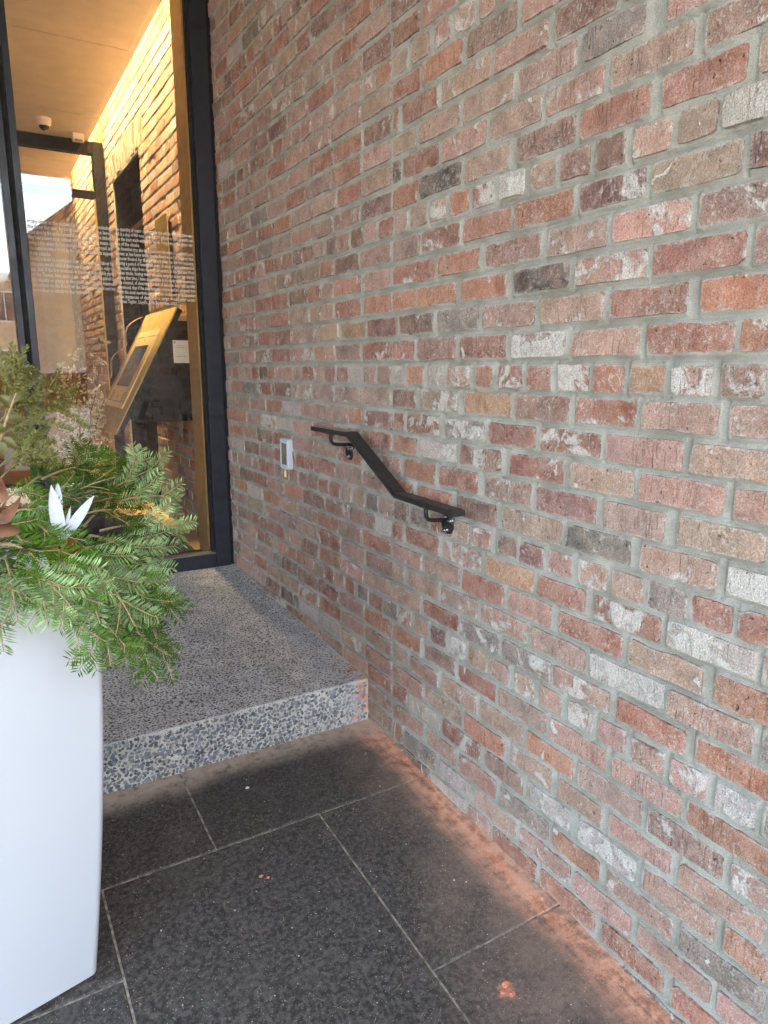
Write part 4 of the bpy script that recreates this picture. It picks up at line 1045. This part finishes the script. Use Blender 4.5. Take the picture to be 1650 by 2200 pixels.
# broad leaves
def leaf(mb, p, d, up_, L, W, curl=.25, n=6):
    p = np.array(p, float); d = nrm(np.array(d, float)); s_ = nrm(np.cross(d, np.array(up_, float))); u_ = np.cross(s_, d); b0 = len(mb.v)
    for i in range(n + 1):
        t = i / n; w_ = W * math.sin(math.pi * min(1, .06 + t * .94) ** .8) ** .8 * (1 if t < .98 else .05); c = p + d * L * t * (1 - .08 * t) - u_ * L * curl * t * t
        for k in (-1, -.5, 0, .5, 1): mb.v.append(tuple(c + s_ * w_ * k + u_ * w_ * .35 * k * k))
    for i in range(n):
        for k in range(4): q = b0 + i * 5 + k; mb.f.append((q, q + 1, q + 6, q + 5))
def leaf_obj(name, leaves, mat, parent):
    for q in leaves:
        mb = MB(); leaf(mb, *q); me = bpy.data.meshes.new(name); me.from_pydata(mb.v, [], mb.f); me.polygons.foreach_set('use_smooth', np.ones(len(me.polygons), bool)); me.update(); link(name, me, mat, parent)
mg = empty('magnolia_stem', (0, 0, 0)); tag(mg, 'curled magnolia leaves with brown undersides at the left edge of the greenery', 'leaf stem')
p = at(-5, 1120, 1.34); MB().tube([at(-30, 1220, 1.42), at(-12, 1150, 1.36), p, at(-4, 1040, 1.36)], [.004, .004, .003, .002], 6).build('stem', M['twig'], mg)
leaf_obj('leaf', [(at(-12, 1110, 1.34), (.75, -.15, .10), (-.1, .6, -1), .060, .021, .7), (at(-10, 1075, 1.35), (.6, -.1, .62), (.3, .6, -.9), .050, .018, .8), (at(-14, 1050, 1.36), (.25, 0, .9), (.9, .5, -.3), .046, .017, .7),
                  (at(-8, 1125, 1.33), (.55, -.2, -.55), (.2, .5, -.9), .044, .017, .6)], M['magnolia'], mg)
m2 = empty('laurel_sprig', (0, 0, 0)); tag(m2, 'small sprig of rounded yellow green leaves among the spruce tips', 'leaf sprig')
MB().tube([at(-20, 1010, 1.5), at(5, 930, 1.5), at(25, 870, 1.5), at(35, 845, 1.5)], [.003, .0028, .0022, .0015], 6).build('stem', M['twig'], m2)
leaf_obj('leaf', [(at(28, 862, 1.5), (.75, 0, .65), (-.2, -1, .3), .032, .008, .3), (at(24, 875, 1.5), (-.45, -.2, .8), (.2, -1, .4), .03, .009, .3), (at(12, 905, 1.5), (.9, -.1, .25), (.1, -.8, .6), .034, .010, .4), (at(10, 915, 1.5), (-.6, -.3, -.2), (0, -.9, .5), .03, .010, .4),
                  (at(2, 945, 1.5), (.7, -.3, -.25), (0, -.8, .6), .032, .010, .4), (at(0, 950, 1.49), (.1, -.3, -.8), (0, -1, .1), .028, .010, .4), (at(-4, 930, 1.5), (-.7, -.2, .3), (0, -.9, .4), .03, .010, .4)], M['magnolia'], m2)
wl = empty('white_leaf_pick', (0, 0, 0)); tag(wl, 'white painted pointed leaves standing up among the fir boughs', 'ornament')
wb = at(132, 1158, 1.40)
MB().tube([wb - np.array([0, -.03, .10]), wb], [.003, .003], 6).build('stem', M['white_leaf'], wl)
leaf_obj('leaf', [(wb, tuple(at(108, 1036, 1.40) - wb), (-.1, -1, .0), .112, .0125, .08), (wb + np.array([.004, 0, 0]), tuple(at(206, 1050, 1.42) - wb), (-.3, -1, .2), .108, .010, .06), (wb, tuple(at(157, 1078, 1.41) - wb), (.5, -1, 0), .070, .005, .05),
                  (wb + np.array([-.01, .03, .01]), tuple(at(80, 1070, 1.44) - wb), (-.3, -1, .5), .070, .016, .3), (wb + np.array([.0, .05, .02]), tuple(at(134, 1025, 1.48) - wb), (0, -1, .1), .105, .009, .1)], M['white_leaf'], wl)
rd = empty('red_ribbon_tuft', (0, 0, 0)); tag(rd, 'crumpled glossy red wrap showing between the fir boughs under the white leaves', 'ornament')
rp = at(133, 1168, 1.42); b = MB()
for i in range(12):
    a = 2 * math.pi * i / 12; q = rp + np.array([math.cos(a) * .018, math.sin(a) * .018 + .012, -.045]); t_ = rp + np.array([math.cos(a) * .012 * rf.uniform(.6, 1.5), math.sin(a) * .012, .014 + .008 * rf.random()]); b.tube([q, (q + t_) / 2 + np.array([math.cos(a), math.sin(a), 0]) * .006, t_], [.006, .0075, .002], 5)
b.build('wrap', M['red'], rd, True)

# ------------------------------------------------------------------ small litter on the pavement
def chips(name, n, xr, yr, smin, smax, mat, cols, zfn, bias=None):
    V = []; L = []; S = []; C = []
    i = 0
    while i < n:
        x = rs.uniform(*xr); y = rs.uniform(*yr)
        if bias and rs.random() > bias(x, y): continue
        i += 1; s_ = rs.uniform(smin, smax) * (1 if rs.random() < .9 else 1.8); c = rs.choice(cols); z = zfn(y) + .0016; b0 = len(V); a = rs.random() * 6.28; g = rs.uniform(.8, 1.2)
        for k in range(4): V.append((x + s_ * math.cos(a + k * 1.57) * rs.uniform(.6, 1.1), y + s_ * math.sin(a + k * 1.57) * rs.uniform(.6, 1.1), z))
        V.append((x, y, z + s_ * .9)); C += [(*[q * g for q in lin(c)], 1)] * 5
        for k in range(4): S.append(len(L)); L += [b0 + k, b0 + (k + 1) % 4, b0 + 4]
    me = mesh_np(name, V, L, S); set_attrs(me, C, None)
    t = NT(name + '_mat'); t.base(t.node('ShaderNodeAttribute', attribute_name='bcol').outputs['Color']); t.p(Roughness=.9); me.materials.append(t.m)
    return link(name, me, None)
grit = chips('grit', 1500, (-1.25, -.01), (.85, 2.135), .0007, .0022, None, [(206, 198, 184), (176, 164, 146), (196, 140, 112), (150, 142, 130)], pave_z,
             lambda x, y: .25 + .75 * max(math.exp(-((y - 2.12) / .06) ** 2) , math.exp(-((x + .05) / .10) ** 2), .35 * math.exp(-((y - 1.74) / .04) ** 2), .3 * math.exp(-((x + .41) / .03) ** 2)))
tag(grit, 'pale stone grit scattered over the dark pavers', 'grit', kind='stuff')
V = []; L = []; S = []
for i in range(150):
    x, y = rs.uniform(-1.2, -.2), rs.uniform(.9, 2.1); a = rs.random() * 3.14; l_ = rs.uniform(.007, .016); z = pave_z(y) + .0024; b0 = len(V); S.append(len(L)); d = np.array([math.cos(a), math.sin(a), PAVE_S * math.sin(a)]); w_ = np.array([-math.sin(a), math.cos(a), 0]) * .0006; p = np.array([x, y, z])
    V += [p - d * l_, p + w_, p + d * l_, p - w_]; L += [b0, b0 + 1, b0 + 2, b0 + 3]
me = mesh_np('fallen_needles', V, L, S); tag(link('fallen_needles', me, plain('dry_needle', (150, 138, 92), .8)), 'dry needles dropped on the dark pavers', 'needles', kind='stuff')
def crumb(x, y, r_, label, col, surf=pave_z, seed=0):
    q = random.Random(seed); import bmesh
    bm = bmesh.new(); bmesh.ops.create_icosphere(bm, subdivisions=2, radius=r_)
    for v in bm.verts: f = q.uniform(.62, 1.15); v.co.x *= f * 1.2; v.co.y *= f; v.co.z = max(v.co.z * f * .55, -r_ * .3)
    me = bpy.data.meshes.new('brick_crumb'); bm.to_mesh(me); bm.free()
    o = link('brick_crumb', me, col); o.location = (x, y, surf(y) + r_ * .3 + .001); tag(o, label, 'brick crumb', 'brick crumbs on the pavers')
cm = plain('orange_brick_crumb', (214, 134, 104), .95, 0, .2, 200, .8); cw = plain('white_chip', (214, 210, 204), .9, 0, .1, 200, .5)
crumb(-.283, 1.012, .0085, 'largest orange brick crumb on the near paver by the wall', cm, seed=1); crumb(-.300, 1.000, .006, 'small orange brick crumb touching the left of the largest crumb', cm, seed=2); crumb(-.285, .985, .007, 'orange brick crumb just below the largest crumb', cm, seed=3)
crumb(-.655, 1.585, .0055, 'orange brick crumb alone in the middle of the large dark paver', cm, seed=4); crumb(-.640, 1.572, .004, 'tiny orange brick crumb right of the one on the large dark paver', cm, seed=5)
crumb(-.560, 1.960, .006, 'white chip on the dark paver below the step', cw, seed=6)

# ------------------------------------------------------------------ soffit, added shade blocks and the street behind the camera
sf = part('soffit', M['soffit'], None, (X_L - .2, .3, -2.0, GL_Y + .115, SOFFIT_Z, SOFFIT_Z + .12)); tag(sf, kind='structure')
rw = part('added_side_wall', M['house_brick'], None, (X_L - .2, X_L, 1.35, GL_Y + .115, -.5, SOFFIT_Z - .002)); tag(rw, 'unseen plain wall on the left, added to cut the light from that side', 'wall')  # unseen wall, added to hold back light from the open left
bd = empty('upper_shade_block', (-2, 4, SOFFIT_Z)); tag(bd, 'unseen brick block above the entrance recess, added to keep the sun off', 'building')  # unseen mass, added and sized to shade the entrance from the sun
o = part('wall', M['house_brick'], None, (X_L - .2, 9, -2.0, 10.5, SOFFIT_Z + .12, 5.2)); o.parent = bd; o.matrix_parent_inverse = Matrix.Translation((2, -4, -SOFFIT_Z))
o = part('wall', M['house_brick'], None, (.301, 9, WALL_END, 10.5, -.4, SOFFIT_Z + .12), (X_L - .2, X_L - .121, GL_Y + .115, 10.5, -.4, SOFFIT_Z - .001)); o.parent = bd; o.matrix_parent_inverse = Matrix.Translation((2, -4, -SOFFIT_Z))
o = part('rear_wall', M['house_brick'], None, (-4.4, .3, 9.76, 10.5, -.4, SOFFIT_Z + .12)); o.parent = bd; o.matrix_parent_inverse = Matrix.Translation((2, -4, -SOFFIT_Z))
ZS = pave_z(-3.2)
kb = part('kerb', M['kerb'], None, (-60, 60, -3.36, -3.205, ZS - .4, ZS + .002)); tag(kb, kind='structure')
b = MB(); za, zb_ = pave_z(PAV_END), ZS
b.add([(-60, PAV_END, za), (60, PAV_END, za), (60, -3.205, zb_), (-60, -3.205, zb_), (-60, PAV_END, za - .4), (60, PAV_END, za - .4), (60, -3.205, zb_ - .4), (-60, -3.205, zb_ - .4)], [(0, 1, 2, 3), (4, 7, 6, 5), (0, 4, 5, 1), (1, 5, 6, 2), (2, 6, 7, 3), (3, 7, 4, 0)])
tag(b.build('concrete_footway', M['kerb'], None), kind='structure')
tag(part('side_yard', M['asphalt'], None, (-60, X_L, PAV_END, 10.5, za - .5, za)), kind='structure')
rdw = part('road', M['asphalt'], None, (-150, 150, -13, -3.36, ZS - .5, ZS - .13)); tag(rdw, kind='structure')
far = part('far_ground', M['kerb'], None, (-150, 150, -160, -13, ZS - .5, ZS + .0)); tag(far, kind='structure')
gnd = part('rear_ground', M['asphalt'], None, (-150, 150, 10.5, 60, ZS - .5, ZS + .1)); tag(gnd, kind='structure')
def house(name, x0, x1, yf, depth, eave, ridge, mat, label, wins, gable=True, roofm='slate'):
    h = empty(name, ((x0 + x1) / 2, yf, ZS)); tag(h, label, 'house'); ox, oy = (x0 + x1) / 2, yf
    hw = (x1 - x0) / 2
    if gable:
        MB().prism([(-hw, 0), (hw, 0), (hw, eave), (0, ridge), (-hw, eave)], 1, -depth, 0).build('wall', M[mat], h)
        r_ = .25; s_ = (ridge - eave) / hw
        MB().prism([(-hw - .3, eave - .3 * s_ + .02), (0, ridge + .02), (hw + .3, eave - .3 * s_ + .02), (hw + .3, eave - .3 * s_ + r_), (0, ridge + r_ + .1), (-hw - .3, eave - .3 * s_ + r_)], 1, -depth - .3, .35).build('roof', M[roofm], h)
    else:
        MB().box(-hw, hw, -depth, 0, 0, eave).build('wall', M[mat], h); MB().box(-hw - .25, hw + .25, -depth, .3, eave, eave + .45).build('cornice', M['white_paint'], h)
    for (wx, wz, ww, wh) in wins:
        f = MB().box(wx - ww / 2 - .1, wx + ww / 2 + .1, .0, .06, wz - .1, wz + wh + .1).build('window', M['white_paint'], h)
        MB().box(wx - ww / 2, wx - .03, .061, .07, wz, wz + wh).build('pane', M['win_glass'], f); MB().box(wx + .03, wx + ww / 2, .061, .07, wz, wz + wh).build('pane', M['win_glass'], f)
    MB().box(-hw * .55 - .5, -hw * .55 + .5, .0, .07, .0, 2.2).build('door', M['dark_wood'], h)
    return h
house('gabled_house', 1.0, 9.0, -17, 10, 5.5, 8.6, 'stone', 'buff stone house with a dark gabled roof mirrored in the entrance glass', [(-2.2, 3.3, 1.1, 1.5), (0, 3.3, 1.1, 1.5), (2.2, 3.3, 1.1, 1.5), (0.3, .9, 1.6, 1.6), (2.4, .9, 1.1, 1.6), (0, 6.2, .9, 1.1)])
house('flat_roofed_building', -12, 4.5, -44, 12, 7.0, 0, 'stone', 'low buff building with rows of windows across the street', [(x, z, 1.3, 1.7) for x in (-5, -2.5, 0, 2.5, 5) for z in (1.0, 4.6)], False)
house('brick_row_house', 9.8, 17, -16, 10, 7.4, 9.5, 'house_brick', 'brown brick row house with a slate gable across the street', [(x, z, 1.1, 1.6) for x in (-2, 0, 2) for z in (.9, 4.2)])
house('brick_corner_house', -15, -8.5, -17, 10, 7.0, 10, 'house_brick', 'brown brick corner house with white window frames across the street', [(x, z, 1.1, 1.6) for x in (-1.6, .6) for z in (.9, 4.2)])
# parked car
cr = empty('parked_car', (-1.0, -5.4, ZS - .13)); tag(cr, 'white sport utility car parked at the kerb, mirrored in the entrance glass', 'car')
prof = [(-2.25, .30), (-2.3, .62), (-2.2, .86), (-1.35, 1.12), (-.75, 1.74), (1.75, 1.80), (2.2, 1.15), (2.28, 1.0), (2.28, .35), (2.1, .24), (-2.1, .24)]
MB().prism(prof, 1, -.88, .88).build('body', M['car_paint'], cr)
for sy in (-.885, .881):
    MB().prism([(-1.15, 1.15), (-.68, 1.64), (.25, 1.68), (.25, 1.15)], 1, sy, sy + .004).build('side_window', M['car_glass'], cr); MB().prism([(.33, 1.15), (.33, 1.68), (1.65, 1.70), (1.98, 1.2), (1.95, 1.15)], 1, sy, sy + .004).build('side_window', M['car_glass'], cr)
for sx in (-1.4, 1.4):
    for sy in (-.90, .70):
        wh = MB().lathe([(.33, 0), (.33, .20)], (sx, sy, .33), 1, 24).build('wheel', M['tyre'], cr); MB().lathe([(.20, -.005), (.20, .205)], (sx, sy, .33), 1, 16).build('rim', M['chrome'], wh)
for sy in (-.6, .6): MB().box(-2.32, -2.27, sy - .16, sy + .16, .64, .80, ch=.01).build('headlight', M['off_white'], cr)
